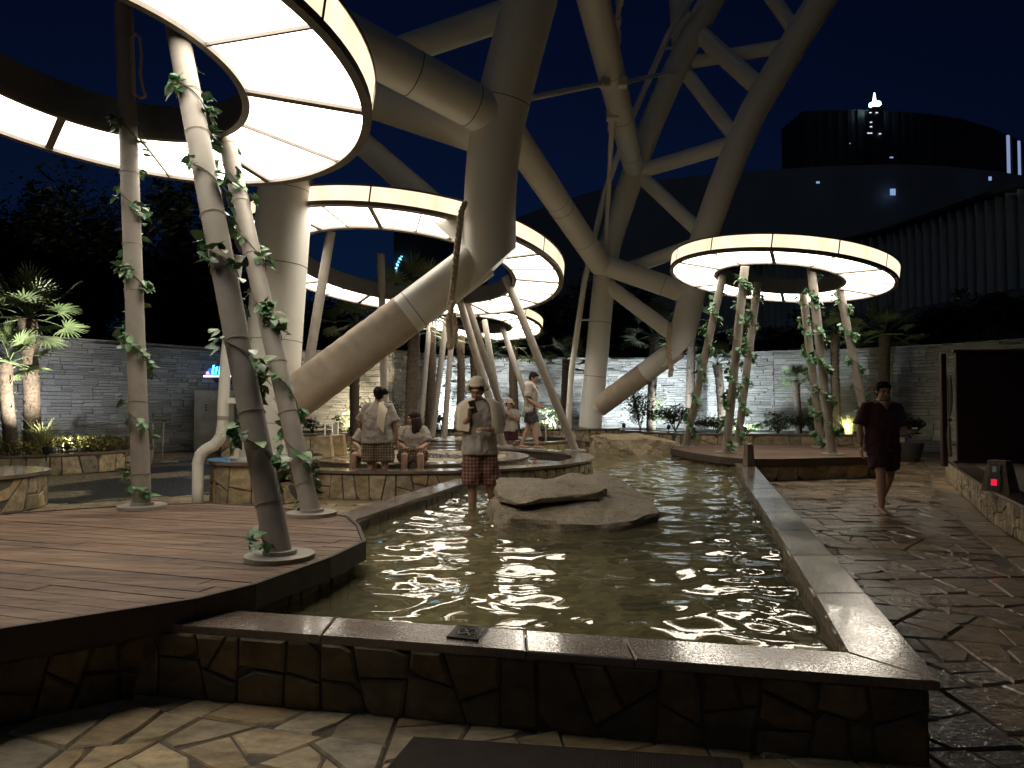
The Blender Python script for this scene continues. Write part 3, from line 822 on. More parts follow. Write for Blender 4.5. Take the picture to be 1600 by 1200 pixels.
seam(T2a, T2b, .62, .66)
T3a, T3b = (766, 424, 10.6), (852, -160, 9.7)
T3p = [(767, 424, 10.6), (766, 372, 10.52), (765, 325, 10.45), (767, 285, 10.39), (770, 248, 10.33), (776, 207, 10.27), (790, 145, 10.17), (807, 80, 10.05), (828, 0, 9.93), (868, -160, 9.7)]
obj('tube', path_tube([at(*q) for q in T3p], .385, 56, True, (.68, .1, -.73)), M['tube'], st, smooth=True, sharp=40)
seam((776, 207, 10.27), (790, 145, 10.17), .77, .8)
for a_, b_, di in ((K1a, K1b, .80),):
    for t_ in (.06, .2, .46): seam(a_, b_, di, t_, .008)
for a_, b_, di, ts in (((470, 20, 8.6), (792, 194, 10.3), .62, (.5,)), ((922, 668, 22), (947, 405, 22), .70, (.3, .62)), ((905, -95, 11.5), (992, 270, 21.5), .62, (.4, .62, .85))):
    for t_ in ts: seam(a_, b_, di, t_, .014)
# fabric wrap round the lower half of the slanting tube
def wrap(a, b, dia, t0, t1, seed):
    A, B = at(*a), at(*b); dd = (B-A); u, w = frame(dd); rings = []; n = 48; m = 150
    for i in range(m+1):
        t = t0+(t1-t0)*i/m; p = A+dd*t; L = dd.length*t
        ring = []
        for k in range(n):
            th = 2*pi*k/n
            s = L*5.2 + th/(2*pi)*1.0 + .35*noise.noise((cos(th)*1.3, sin(th)*1.3, L*1.6+seed))
            r = dia/2 + .006 + .016*abs((s % 1)-.5)**1.5 + .006*noise.noise((cos(th)*3, sin(th)*3, L*5+seed))
            ring.append(p + (u*cos(th)+w*sin(th))*r)
        rings.append(ring)
    obj('cloth_wrap', loft(rings), mat_plain('wrap_cloth', (.50, .42, .33), .75, var=.1, scale=5), st, smooth=True, sharp=60)
wrap(T2a, T2b, .62, .02, .62, 1.3)
tb((470, 20, 8.6), (792, 194, 10.3), .62, 48); seam((470, 20, 8.6), (792, 194, 10.3), .62, .80)
tb((520, 136, 11.6), (774, 216, 10.35), .60, 40)
tb((520, 184, 12), (742, 378, 10.6), .40, 36)
tb((560, 102, 11), (800, 20, 10), .42, 36)
T8a, T8b = (770, 165, 14.5), (938, 414, 21)
tb(T8a, T8b, .66, 44); seam(T8a, T8b, .66, .50); seam(T8a, T8b, .66, .55); seam(T8a, T8b, .66, .78)
T9a, T9b = (928, 408, 21.1), (1085, 462, 20.6)
tb(T9a, T9b, .62, 44); seam(T9a, T9b, .62, .70); seam(T9a, T9b, .62, .06)
tb((1061, 549, 20.6), (1084, 445, 20.6), .76, 44, end=(.68, .1, -.73))
obj('tube', path_tube([at(*q) for q in ((1078, 462, 20.62), (1088, 415, 20.4), (1102, 365, 20.2), (1126, 297, 19.9), (1150, 236, 19.6), (1178, 172, 19.3), (1222, 98, 18.9), (1283, 0, 18.2), (1352, -108, 17.5))], .385, 44), M['tube'], st, smooth=True, sharp=40)
tb((1058, 545, 20.55), (935, 636, 21.9), .62, 40); wrap((1058, 545, 20.55), (935, 636, 21.9), .62, .4, .98, 4.4)
tb((922, 668, 22), (947, 405, 22), .70, 44)
obj('tube', path_tube([at(*q) for q in ((945, 425, 22), (952, 385, 21.8), (964, 345, 21.6), (980, 298, 21.4), (1013, 205, 20.9), (1045, 130, 20.5), (1083, 52, 20.1), (1112, 0, 19.9), (1170, -100, 19.4))], .355, 44), M['tube'], st, smooth=True, sharp=40)
tb((905, -95, 11.5), (992, 270, 21.5), .62, 44)
tb((1057, -60, 19.9), (1067, 112, 20.5), .55, 32)
tb((1062, 25, 20.3), (1197, 147, 19.2), .50, 32)
tb((1070, 113, 20.5), (1158, 226, 19.55), .40, 28)
tb((1000, 268, 21.2), (1156, 221, 19.5), .45, 32)
tb((1072, 98, 20.5), (1240, 70, 18.75), .38, 28)
tb((1192, -24, 19), (1252, 62, 18.65), .38, 28)
tb((1002, 276, 21.2), (1104, 372, 20.2), .42, 28)
tb((965, 426, 21.8), (1096, 379, 20.25), .42, 28)
tb((950, 446, 21.9), (1057, 526, 20.7), .45, 28)
def rod(a, b, r):
    A, B = at(*a), at(*b); dd = (B-A).normalized()
    o = obj('tie_rod', tube(A, B, r, None, 12), M['tube'], st, smooth=True, sharp=40)
    for p, s in ((A, 1), (B, -1)):
        obj('turnbuckle', join(tube(p, p+dd*s*.5, r*1.5, None, 12), box(p, (r*4, r*4, r*4))), M['tube'], o)
rod((808, 157, 10.2), (946, 130, 15.4), .05)
rod((972, 129, 15.6), (1054, 112, 20.3), .05)
rod((972, -30, 13.4), (961, 60, 14.6), .055)
rod((957, 178, 17.2), (946, 395, 21.5), .07)
dp = thing('drain_pipe', 'thin white drain pipe running down beside the far steel column', 'pipe', at(886, 690, 21.8))
obj('pipe', path_tube([at(1092, -20, 19.3), at(1045, 52, 20), at(985, 190, 20.6), at(945, 300, 21), at(913, 440, 21.6), at(893, 580, 21.8), at(889, 640, 21.8), at(888, 692, 21.8)], .09, 14), M['tube'], dp, smooth=True)
for q in ((1035, 75, 20.1), (975, 215, 20.7), (905, 500, 21.7), (890, 615, 21.8)):
    obj('bracket', box(at(*q)+Vector((.14, 0, 0)), (.4, .06, .05)), M['tube'], dp)
dp2 = thing('drain_pipe', 'bent cream drain pipe beside the near steel column', 'pipe', at(308, 792, 9.75))
K = [at(372, 400, 9.9), at(360, 500, 9.85), at(353, 560, 9.8), at(349, 625, 9.75), at(348, 665, 9.75), at(345, 683, 9.75), at(336, 695, 9.75), at(322, 702, 9.75), at(313, 710, 9.75), at(309, 724, 9.75), at(309, 760, 9.75), at(309, 795, 9.75)]
obj('pipe', path_tube(K, .074, 18), M['tube'], dp2, smooth=True)
for i in range(26):
    t = i/25*5; j = 4+int(t) if t < 5 else 9; f = t-int(t)
    p = K[j].lerp(K[min(j+1, 10)], f); dd = (K[min(j+1, 10)]-K[j]).normalized()
    obj('ripple', tube(p-dd*.006, p+dd*.006, .0775, None, 18), M['tube'], dp2, smooth=True)
obj('bracket', box(at(362, 626, 9.75), (.2, .06, .075)), M['tube'], dp2)
obj('collar', tube(at(349, 650, 9.75), at(348.6, 656, 9.75), .082, None, 18), M['post'], dp2)
rope_obj([at(727, 316, 10.15), at(721, 330, 10.02), at(715, 380, 10.0), at(707, 455, 10.02), at(703, 475, 10.05), at(706, 515, 10.05), at(703, 545, 10.05)], .044, 'thick hemp rope hanging from the near tube elbow')
rope_obj([at(709, 470, 9.97), at(700, 500, 9.97), at(703, 530, 9.97), at(710, 538, 9.97), at(712, 515, 9.97), at(708, 490, 9.97)], .04, 'knotted loop at the end of the thick hemp rope', 'rope_knot')
rope_obj([at(1048, 505, 20.1), at(1044, 535, 20.1), at(1045, 555, 20.1), at(1049, 578, 20.1), at(1047, 588, 20.1)], .07, 'frayed rope hanging from the far tube elbow')

# --- stone plinths of the two big columns
def plinth(c, r, h, label, seed):
    t = thing('plinth', label, 'plinth', (c[0], c[1], 0), 'stone plinths under the steel columns')
    obj('core', sector(c, .02, r-.04, 0, 2*pi, -.02, h-.05, 48), M['mortar'], t)
    clad(t, arc(c, r-.04, -pi*1.05, pi*.1, 40), 0, h-.05, .30, seed, M['clad'], gap=.018, h=.022)
    obj('cap', sector(c, .02, r+.02, 0, 2*pi, h-.05, h, 64), M['granite'], t)
p1 = at(416, 716, 10.5); plinth((p1.x, p1.y), .78, p1.z, 'round stone clad plinth under the near white column', 71)
p2 = at(922, 668, 22); plinth((p2.x, p2.y), .95, p2.z, 'round stone clad plinth under the far white column', 72)

# ================================================================== BOULDERS
def mat_rock(name, a, b, wet):
    m, nt, nl, bs = new_mat(name)
    n = tex_noise(nt, nl, 2.2, 8, .65, (1, 1, 2.5)); n2 = tex_noise(nt, nl, 22, 7, .75)
    c = mixc(nt, nl, maprange(nt, nl, n.outputs[0], .35, .68, 0, 1), a, b)
    c = mixc(nt, nl, maprange(nt, nl, n2.outputs[0], .48, .70, 0, .75), c, tuple(x*.38 for x in a))
    n6 = tex_noise(nt, nl, 75, 3, .6); c = mixc(nt, nl, 1.0, c, maprange(nt, nl, n6.outputs[0], .3, .7, .65, 1.3), 'MULTIPLY')
    nl.new(c, bs.inputs['Base Color']); nl.new(maprange(nt, nl, n.outputs[0], .3, .7, wet, .85), bs.inputs['Roughness'])
    ad = nt.new('ShaderNodeMath'); ad.operation = 'MULTIPLY_ADD'; ad.inputs[1].default_value = .6
    nl.new(n2.outputs[0], ad.inputs[0]); nl.new(n.outputs[0], ad.inputs[2])
    bump(nt, nl, bs, ad.outputs[0], 1.0, .06); return m
M['rock'] = mat_rock('grey_boulder', (.33, .27, .19), (.50, .415, .30), .5)
M['rock2'] = mat_rock('sandy_boulder', (.40, .32, .21), (.52, .43, .29), .7)
def boulder(name, outline, z0, ztop, tilt, seed, mat, label, amp=.05, lip=.04):
    """angular slab of rock over a plan outline; ztop at the centre, tilt = (dz/dx, dz/dy)"""
    rnd = random.Random(seed); n = 150; pp = outline + [outline[0]]; L = poly_len(pp); c = cen2(outline)
    P = [along(pp, L, L[-1]*k/n)[0] for k in range(n)]
    P = [(c[0]+(x-c[0])*(1+.05*noise.noise((x*2.2, y*2.2, seed))+.03*noise.noise((x*5, y*5, seed))), c[1]+(y-c[1])*(1+.05*noise.noise((x*2.2, y*2.2, seed))+.03*noise.noise((x*5, y*5, seed)))) for x, y in P]
    P = [((P[i-1][0]+2*P[i][0]+P[(i+1) % n][0])/4, (P[i-1][1]+2*P[i][1]+P[(i+1) % n][1])/4) for i in range(n)]
    rings = []; cuts = []; hh = ztop-z0
    for k in range(9):                   # broken faces round the edge
        a = 2*pi*(k+rnd.uniform(.2, .8))/9; nv = Vector((cos(a), sin(a), rnd.uniform(-.5, .9))).normalized()
        sup = max(nv.x*(x-c[0])+nv.y*(y-c[1]) for x, y in P) + abs(nv.z)*hh*.5; cuts.append((nv, sup*rnd.uniform(.84, .95)))
    for k in range(4):                   # shallow breaks in the top
        a = rnd.uniform(0, 2*pi); nv = Vector((cos(a)*.22, sin(a)*.22, 1)).normalized(); cuts.append((nv, hh*.5+rnd.uniform(.0, .10)))
    mid = Vector((c[0], c[1], (z0+ztop)/2))
    prof = [(.93, 0), (.97, .1), (.99, .22), (1.0, .34), (1.0, .46), (1.0, .58), (.998, .70), (.994, .82), (.988, .91), (.978, .97)] + [(.955-.05*k, 1.0) for k in range(19)]
    for s, h in prof:
        ring = []
        for x, y in P:
            X = c[0]+(x-c[0])*s; Y = c[1]+(y-c[1])*s; top = ztop+(X-c[0])*tilt[0]+(Y-c[1])*tilt[1]; v = Vector((X, Y, z0+(top-z0)*h))
            for nv, lim in cuts:
                e = (v-mid).dot(nv)-lim
                if e > 0: v = v-nv*e
            q = v+Vector((seed, 0, 0)); qs = Vector((q.x, q.y, q.z*3.2))
            rg = 1-abs(noise.noise(q*1.9+Vector((0, 3, 0))))*6          # cracks
            f = abs(noise.noise(q*2.3))*.9 + abs(noise.noise(q*4.7))*.45 + noise.noise(qs*6)*.25 + noise.noise(q*14)*.14 + noise.noise(q*30)*.08 - (max(0, rg)*.55)
            dn = f*amp*(1 if h < .97 else .55)
            o_ = Vector((x-c[0], y-c[1], 0)).normalized() if h < .97 else Vector((0, 0, 1))
            ring.append(v+o_*dn)
        rings.append(ring)
    return obj(name, loft(rings), mat, smooth=True, sharp=24, label=label, cat='boulder', group='boulders in the pool')
def plan(pts, z): return [tuple(on(x, y, z).xy) for x, y in pts]
boulder('boulder', [(-.05, 6.62), (.35, 6.50), (.85, 6.50), (1.18, 6.70), (1.42, 7.05), (1.50, 7.6), (1.47, 8.3), (1.25, 8.75), (.75, 8.95), (.2, 8.9), (-.15, 8.3), (-.22, 7.6), (-.20, 6.95)], .02, .47, (.05, .05), 3, M['rock'], 'broad wet grey boulder in the middle of the pool carrying a second slab', .065)
boulder('boulder', [(-.19, 6.80), (-.08, 6.66), (.15, 6.72), (.5, 6.95), (.9, 7.12), (1.02, 7.35), (.98, 7.75), (.72, 8.25), (.30, 8.55), (.0, 8.3), (-.14, 7.6)], .43, .585, (.0, .055), 9, M['rock'], 'flat tan slab of rock lying on top of the pool boulder', .05)
boulder('boulder', [(2.0, 17.4), (2.5, 17.15), (3.3, 17.05), (3.9, 17.2), (4.25, 17.8), (4.1, 18.6), (3.3, 19.0), (2.4, 18.9), (2.0, 18.3)], -.05, .66, (.0, .05), 17, M['rock2'], 'pale sandy boulder at the far end of the pool', .10)
boulder('boulder', [(.72, 4.72), (.85, 4.68), (.98, 4.74), (.97, 4.86), (.84, 4.9), (.72, 4.84)], .01, .12, (0, 0), 23, M['rock'], 'small dark stone lying under the water near the front', .01)

# ================================================================== SMALL OBJECTS
mat_o = thing('door_mat', 'brown ribbed rubber mat on the flagstones at the bottom edge', 'mat', (.2, 2.6, 0))
mc = [(-.40, 2.94), (.87, 2.76), (.72, 1.9), (-.62, 2.1)]
obj('mat_base', prism(mc, .004, .014, .003), mat_plain('brown_rubber', (.075, .058, .05), .75), mat_o)
q = []
A, B, Cc, Dd = [Vector((*p, .0145)) for p in mc]
for i in range(120):
    t = (i+.5)/120; q.append(tube(A.lerp(B, t)+(Dd-A)*.02, Dd.lerp(Cc, t), .0032, None, 5))
for i in range(80):
    t = (i+.5)/80; q.append(tube(A.lerp(Dd, t), B.lerp(Cc, t), .0032, None, 5))
obj('mesh_ribs', join(*q), mat_plain('brown_rubber_rib', (.085, .066, .056), .6), mat_o, kind='stuff')

td = thing('black_tile', 'small black glossy tile with a looped white emblem lying on the front coping', 'tile', on(728, 990, .333))
tc = [tuple(on(x, y, .336).xy) for x, y in ((697, 996), (748, 1002), (763, 982), (714, 978))]
obj('slab', prism(tc, .3325, .341, .002), mat_plain('black_glass', (.008, .008, .009), .12), td)
def tile_pt(u, v, z=.3425): 
    a, b, c, d_ = [Vector((*p, z)) for p in tc]; return a.lerp(b, u).lerp(d_.lerp(c, u), v)
loop = [tile_pt(.5+.26*cos(t)/(1+sin(t)**2), .5+.62*sin(t)*cos(t)/(1+sin(t)**2)) for t in [2*pi*k/48 for k in range(49)]]
wm = mat_plain('white_print', (.55, .53, .48), .5)
obj('emblem', path_tube(loop, .0016, 5), wm, td)
obj('edge_line', join(path_tube([tile_pt(.93, .06), tile_pt(.93, .97)], .0014, 5), path_tube([tile_pt(.84, .06), tile_pt(.93, .06)], .0014, 5)), wm, td)

def bollard(p, w, h, label, mat, taper=.7, rz=0.0, group='stone bollards'):
    t = thing('bollard', label, 'bollard', p, group)
    obj('body', box((p[0], p[1], p[2]+h/2), (w, w, h), rz, taper), mat, t)
    obj('cap', bbox_bev((p[0], p[1], p[2]+h+.008), (w*taper*1.02, w*taper*1.02, .02), rz, .006), mat, t)
    return t
p = on(1170, 729, .334); bollard(p, .15, .37, 'small tapered granite bollard on the right coping of the pool', M['granite'], .72, .25)
p = on(506, 714, .43); bollard(p, .34, .37, 'left of the two tapered stone blocks beside the foot bath', M['clad'], .75, .1)
p = on(527, 711, .43); bollard(p, .34, .37, 'right of the two tapered stone blocks beside the foot bath', M['clad'], .75, .05)

cp_ = on(1563, 768, .405)
ct = thing('control_post', 'dark tapered control post with a glowing red display on the terrace wall', 'control post', cp_)
rz = radians(-62)
obj('body', box((cp_.x, cp_.y, cp_.z+.175), (.30, .22, .35), rz, .62), M['clad_dark'], ct)
fd = Vector((-.84, -.54, 0)); 
Rz = Matrix.Rotation(atan2(fd.x, -fd.y), 3, 'Z')
def panel(cz, w, h, mat, nm, off, par=ct, dx=0.0):
    k = 1-(cz/.35)*.38
    c = cp_ + fd*(.155*k+off) + Vector((0, 0, cz)) + (Rz @ Vector((dx, 0, 0)))
    V = []
    for y in (-.006, .006):
        for x, z in ((-w/2, -h/2), (w/2, -h/2), (w/2, h/2), (-w/2, h/2)):
            V.append(c + (Rz @ Vector((x, y + z*.15*-1*-1, z))))
    return obj(nm, (V, [[0, 1, 2, 3], [7, 6, 5, 4], [0, 4, 5, 1], [1, 5, 6, 2], [2, 6, 7, 3], [3, 7, 4, 0]]), mat, par)
panel(.25, .11, .13, M['black'], 'upper_panel', 0)
panel(.255, .04, .06, wm, 'print_mark', .009)
panel(.10, .13, .15, M['black'], 'display_panel', 0)
panel(.11, .055, .07, mat_emit('red_display', (1, .02, .06), .22), 'red_display', .010)

# steel cabinet and blue sign by the left wall
cb = at(334, 704, 21.3); cb.z = 0
c0 = thing('steel_cabinet', 'tall brushed steel cabinet standing against the left wall', 'cabinet', cb)
obj('body', bbox_bev((cb.x, cb.y, .93), (1.0, .5, 1.86), 0, .02), M['steel'], c0)
obj('upper_door', bbox_bev((cb.x-.0, cb.y-.262, 1.28), (.94, .02, 1.10), 0, .006), M['steel'], c0)
obj('lower_door', bbox_bev((cb.x-.0, cb.y-.262, .38), (.94, .02, .66), 0, .006), M['steel'], c0)
obj('nameplate', box((cb.x-.05, cb.y-.275, 1.66), (.24, .008, .06)), wm, c0)
for k in range(3): obj('knob', tube((cb.x-.12, cb.y-.27, 1.40-.08*k), (cb.x-.12, cb.y-.31, 1.40-.08*k), .022, None, 10), M['black'], c0)
sg = at(345, 584, 21.9)
s0 = thing('neon_sign', 'small blue and cyan neon sign glowing on the left wall', 'sign', sg)
def sgp(px, py, o=0): return at(px, py, 21.9-o)
def plate(pts, th, mat, nm, o, par=s0):
    f = [sgp(x, y, o) for x, y in pts]; b = [sgp(x, y, o-th) for x, y in pts]; return obj(nm, loft([b, f]), mat, par)
plate([(319, 588), (326, 576), (372, 564), (372, 588)], .1, mat_emit('blue_screen', (.03, .22, .75), .32, .3, 6), 'board', 0)
plate([(330, 590), (372, 590), (372, 600), (337, 598)], .1, mat_plain('dark_blue_board', (.01, .015, .05), .4), 'lower_board', 0)
plate([(318, 586.5), (372, 586.5), (372, 589), (318, 589)], .02, mat_emit('white_neon', (.7, .85, 1), 1.2), 'white_tube', .03)
cy = mat_emit('cyan_neon', (.05, .55, 1.0), 2.2)
for k, x in enumerate((330, 335, 341, 346, 352, 358, 363)):
    plate([(x, 585), (x+3, 585), (x+5.5, 570+k % 2*3-k*.5), (x+2.5, 571+k % 2*3-k*.5)], .02, cy, 'letter', .03)
plate([(322, 581), (326, 581), (327, 585), (322, 585)], .02, mat_emit('pink_neon', (1, .15, .6), 1.2), 'pink_mark', .03)

# tap stands with forked tops
def stand(p, h, label, two=False):
    t = thing('tap_stand', label, 'stand', p, 'thin metal stands with forked tops')
    for dx in ((-.09, .12) if two else (0,)):
        b = Vector(p)+Vector((dx, 0, 0)); tp = b+Vector((dx*.3, 0, h))
        obj('pole', tube(b, tp, .022, None, 10), M['post'], t, smooth=True)
        obj('fork', path_tube([tp+Vector((-.11, 0, .05)), tp+Vector((-.07, 0, .01)), tp+Vector((.07, 0, .01)), tp+Vector((.11, 0, .05))], .017, 8), M['post'], t, smooth=True)
        obj('foot', tube(b+Vector((-.05, -.1, .02)), b+Vector((.5, -.25, .02)), .018, None, 8), M['post'], t, smooth=True)
p = at(245, 716, 17.5); p.z = 0; stand(p, .95, 'pair of thin metal stands with forked tops on the pebble floor', True)
p = at(853, 686, 18.6); p.z = .1; stand(p, .78, 'single thin metal stand with a forked top beside the walking man')
fr = at(517, 688, 16.3); fr.z = .0
f0 = thing('notice_frame', 'narrow chrome notice frame behind the two stone blocks', 'frame', fr)
for dx in (-.14, .03, .16): obj('upright', tube(fr+Vector((dx, 0, .0)), fr+Vector((dx, 0, .98)), .018, None, 10), M['steel'], f0, smooth=True)
obj('crossbar', tube(fr+Vector((-.14, 0, .83)), fr+Vector((.03, 0, .83)), .018, None, 8), M['steel'], f0)
obj('notice_plate', box(fr+Vector((.095, 0, .82)), (.11, .012, .30)), M['steel'], f0)

# wooden screen on the right terrace
sp = at(1495, 722, 12.1)
ws = thing('wooden_screen', 'dark brown wooden panel screen standing at the right edge', 'screen', (sp.x, sp.y, .386))
X0, Y0 = sp.x, sp.y
darkwood = mat_plain('dark_mahogany', (.038, .014, .011), .5, var=.3, scale=5)
for k in range(5): obj('board', bbox_bev((X0+.33+.598*k, Y0-.078*k, 1.36), (.60, .05, 1.84), -.13, .003), darkwood, ws)
obj('top_rail', bbox_bev((X0+1.55, Y0-.2, 2.30), (3.2, .08, .05), -.13, .01), darkwood, ws)
obj('bottom_rail', bbox_bev((X0+1.55, Y0-.2, .42), (3.2, .08, .05), -.13, .01), darkwood, ws)
obj('end_post', bbox_bev((X0-.10, Y0+.18, 1.30), (.09, .09, 1.95), -.13, .01), darkwood, ws)
cur = thing('curtain', 'pale gathered curtain edge showing behind the wooden screen', 'curtain', (X0-.03, Y0+.12, .386))
rings = []
for i in range(25):
    z = .50+1.38*i/24; w = .045*(1-.85*math.exp(-((i-11)/2.0)**2)); rings.append([Vector((X0-.035+.06*cos(a)*w/.045*.5-.02*sin(i*.26), Y0+.12+.05*sin(a)*w/.045, z)) for a in [2*pi*k/10 for k in range(10)]])
obj('cloth', loft(rings), mat_plain('pale_cloth', (.11, .095, .075), .8), cur, smooth=True)
obj('tie', tube((X0-.035, Y0+.12, 1.10), (X0-.035, Y0+.12, 1.16), .03, None, 10), darkwood, cur)
# ================================================================== PLANTS
def mat_leaf(name, a, b, rough=.5, var_scale=3, trans=.0):
    m, nt, nl, bs = new_mat(name)
    r = ramp(nt, [(0, a), (1, b)]); nl.new(rnd_socket(nt, nl), r.inputs[0])
    n = tex_noise(nt, nl, var_scale, 3, .5)
    nl.new(mixc(nt, nl, 1.0, r.outputs[0], maprange(nt, nl, n.outputs[0], .3, .7, .6, 1.3), 'MULTIPLY'), bs.inputs['Base Color'])
    bs.inputs['Roughness'].default_value = rough
    return m
M['leaf_dark'] = mat_leaf('night_foliage', (.010, .015, .008), (.028, .036, .016))
M['leaf_shrub'] = mat_leaf('shrub_leaf', (.03, .05, .018), (.08, .11, .035))
M['leaf_gold'] = mat_leaf('golden_shrub_leaf', (.10, .09, .02), (.26, .22, .05))
M['palm_leaf'] = mat_leaf('palm_leaf', (.085, .13, .055), (.17, .22, .095), .42)
M['grass'] = mat_leaf('ornamental_grass', (.20, .22, .07), (.42, .42, .18), .5)
M['bark'] = mat_plain('bark', (.06, .045, .033), .9, var=.4, scale=10, bmp=.8)
M['palm_trunk'] = mat_plain('palm_fibre', (.10, .075, .055), .95, var=.5, scale=18, bmp=1.0)

def frond_mesh(seed, nb=20, pet=.68, fan=.50):
    rnd = random.Random(seed); V = []; F = []
    pts = [Vector((pet*t, 0, .10*t*(1-t)*2)) for t in (0, .25, .5, .75, 1)]
    v, f = path_tube(pts, [.014, .011, .009, .007, .006], 5); V += v; F += f
    o = Vector((pet, 0, 0))
    for k in range(nb):
        a = radians(-112 + 224*k/(nb-1)) + rnd.uniform(-.03, .03); L = fan*(1-.22*abs(a)/2)*rnd.uniform(.9, 1.08)
        d = Vector((cos(a), sin(a), .22*cos(a*.8))).normalized(); s = Vector((-sin(a), cos(a), 0)); up = Vector((0, 0, 1))
        w = .021; droop = rnd.uniform(.05, .22); b = len(V)
        for t, ww in ((.03, .3), (.35, 1.0), (.7, .75), (1.0, .04)):
            p = o + d*L*t - up*droop*L*t*t*t
            V += [p - s*w*ww + up*.006*ww, p, p + s*w*ww + up*.006*ww]
        for i in range(3):
            for j in range(2): F.append([b+i*3+j, b+i*3+j+1, b+i*3+j+4, b+i*3+j+3])
    m = mesh('frond', (V, F)); m.materials.append(M['palm_leaf']); return m
FRONDS = [frond_mesh(s) for s in (1, 2, 3, 4)]
def palm(base_, top, tr, cr, nf, seed, label, lean=None):
    rnd = random.Random(seed); base_ = Vector(base_); top = Vector(top)
    t = thing('fan_palm', label, 'palm tree', base_, 'fan palms along the terrace wall')
    n = 16; m = max(14, int((top-base_).length/.06)); rings = []; u, w = Vector((1, 0, 0)), Vector((0, 1, 0))
    for i in range(m+1):
        q = i/m; p = base_.lerp(top, q) + Vector((.05*sin(q*3+seed), .04*sin(q*2.3+seed), 0))
        r = tr*(1.08-.12*q + (.25*(q-.8)/.2 if q > .8 else 0))*(1+.07*(i % 2))
        rings.append([p+(u*cos(2*pi*k/n)+w*sin(2*pi*k/n))*r*(1+.12*noise.noise((k*.9, i*.8, seed))) for k in range(n)])
    tk = obj('trunk', loft(rings), M['palm_trunk'], t, smooth=True, sharp=35)
    q = []
    for k in range(int(60*(top-base_).length/2)):      # ragged old leaf bases
        a = rnd.uniform(0, 2*pi); s = rnd.random(); p = base_.lerp(top, s)+Vector((cos(a), sin(a), 0))*tr*1.0
        d_ = Vector((cos(a)*.5, sin(a)*.5, 1)).normalized(); sd = Vector((-sin(a), cos(a), 0))*.02
        q.append(([p-sd, p+sd, p+d_*rnd.uniform(.05, .13)+Vector((cos(a), sin(a), 0))*.02], [[0, 1, 2]]))
    if q: obj('leaf_bases', join(*q), M['palm_trunk'], tk, kind='stuff')
    c = top + Vector((0, 0, .0)); sc = cr/1.05
    for k in range(nf):
        az = k*2.399 + rnd.uniform(-.2, .2); el = radians(82 - 115*(k/nf)**.85) + rnd.uniform(-.12, .12)
        Mw = Matrix.Translation(c) @ Matrix.Rotation(az, 4, 'Z') @ Matrix.Rotation(-el, 4, 'Y') @ Matrix.Rotation(rnd.uniform(-.5, .5), 4, 'X') @ Matrix.Scale(sc*rnd.uniform(.85, 1.1), 4)
        inst('frond', FRONDS[k % 4], t, Mw)
    return t
def P0(px, py, d, z): v = at(px, py, d); return Vector((v.x, v.y, z))
palm(P0(45, 690, 15.2, .38), at(46, 498, 15.2), .15, 1.15, 21, 1, 'taller of the two floodlit fan palms at the left edge')
palm(P0(13, 690, 14.5, .38), at(14, 568, 14.5), .12, .9, 16, 2, 'shorter floodlit fan palm in front at the left edge')
pd = [(557, 20.6, 505, .13, 1.0, 'fan palm behind the slanting wrapped tube left of the foot bath'),
      (645, 18.2, 470, .15, 1.2, 'thick dark palm trunk behind the seated woman'),
      (672, 21.5, 512, .12, 1.15, 'fan palm with a yellowing skirt beside the thick dark trunk'),
      (716, 22.5, 525, .12, 1.0, 'fan palm against the bright wall behind the wading person'),
      (741, 23.5, 530, .11, 1.0, 'fan palm rising directly behind the wading person'),
      (804, 23.0, 540, .13, 1.3, 'broad drooping fan palm behind the man on the rim'),
      (884, 24.0, 562, .11, .85, 'small fan palm just left of the far white column'),
      (1019, 24.0, 525, .14, 1.25, 'dark fan palm rising right of the far white column'),
      (1078, 24.5, 500, .14, 1.1, 'tall thin palm behind the far tube elbow'),
      (1128, 22.2, 570, .12, .75, 'short curved palm between the ivy posts of the right canopy'),
      (1246, 21.3, 598, .09, .6, 'smallest palm standing before the bright wall at right'),
      (1306, 21.6, 522, .12, .9, 'palm showing between the two right ivy posts'),
      (1383, 21.0, 523, .14, 1.05, 'fan palm behind the head of the man in maroon')]
for i, (px, d, cy_, tr, cr, lab) in enumerate(pd):
    lean = {1128: -7, 1019: 2, 716: 4}.get(px, 0)
    palm(P0(px, 660, d, .55 if d > 18.5 else .3), at(px+lean, cy_, d), tr, cr, 19, 10+i, lab)

def leaf_cloud(rnd, c, r, n, s, squash=.6):
    """loose leaf-sized faces spread through clumps"""
    V = []; F = []
    clumps = [(Vector((rnd.gauss(0, .42)*r[0], rnd.gauss(0, .42)*r[1], rnd.gauss(0, .38)*r[2])), rnd.uniform(.18, .42)) for _ in range(max(5, n//90))]
    for i in range(n):
        cc, k = rnd.choice(clumps)
        p = Vector(c)+cc+Vector((rnd.gauss(0, .5)*r[0]*k, rnd.gauss(0, .5)*r[1]*k, rnd.gauss(0, .5)*r[2]*k))
        d = Vector((rnd.gauss(0, 1), rnd.gauss(0, 1), rnd.gauss(0, .6))).normalized(); e = d.cross(Vector((rnd.random(), rnd.random(), rnd.random()+.1))).normalized()
        L = s*rnd.uniform(.6, 1.4); b = len(V)
        V += [p-d*L, p+e*L*.32, p+d*L, p-e*L*.32]; F.append([b, b+1, b+2, b+3])
    return V, F
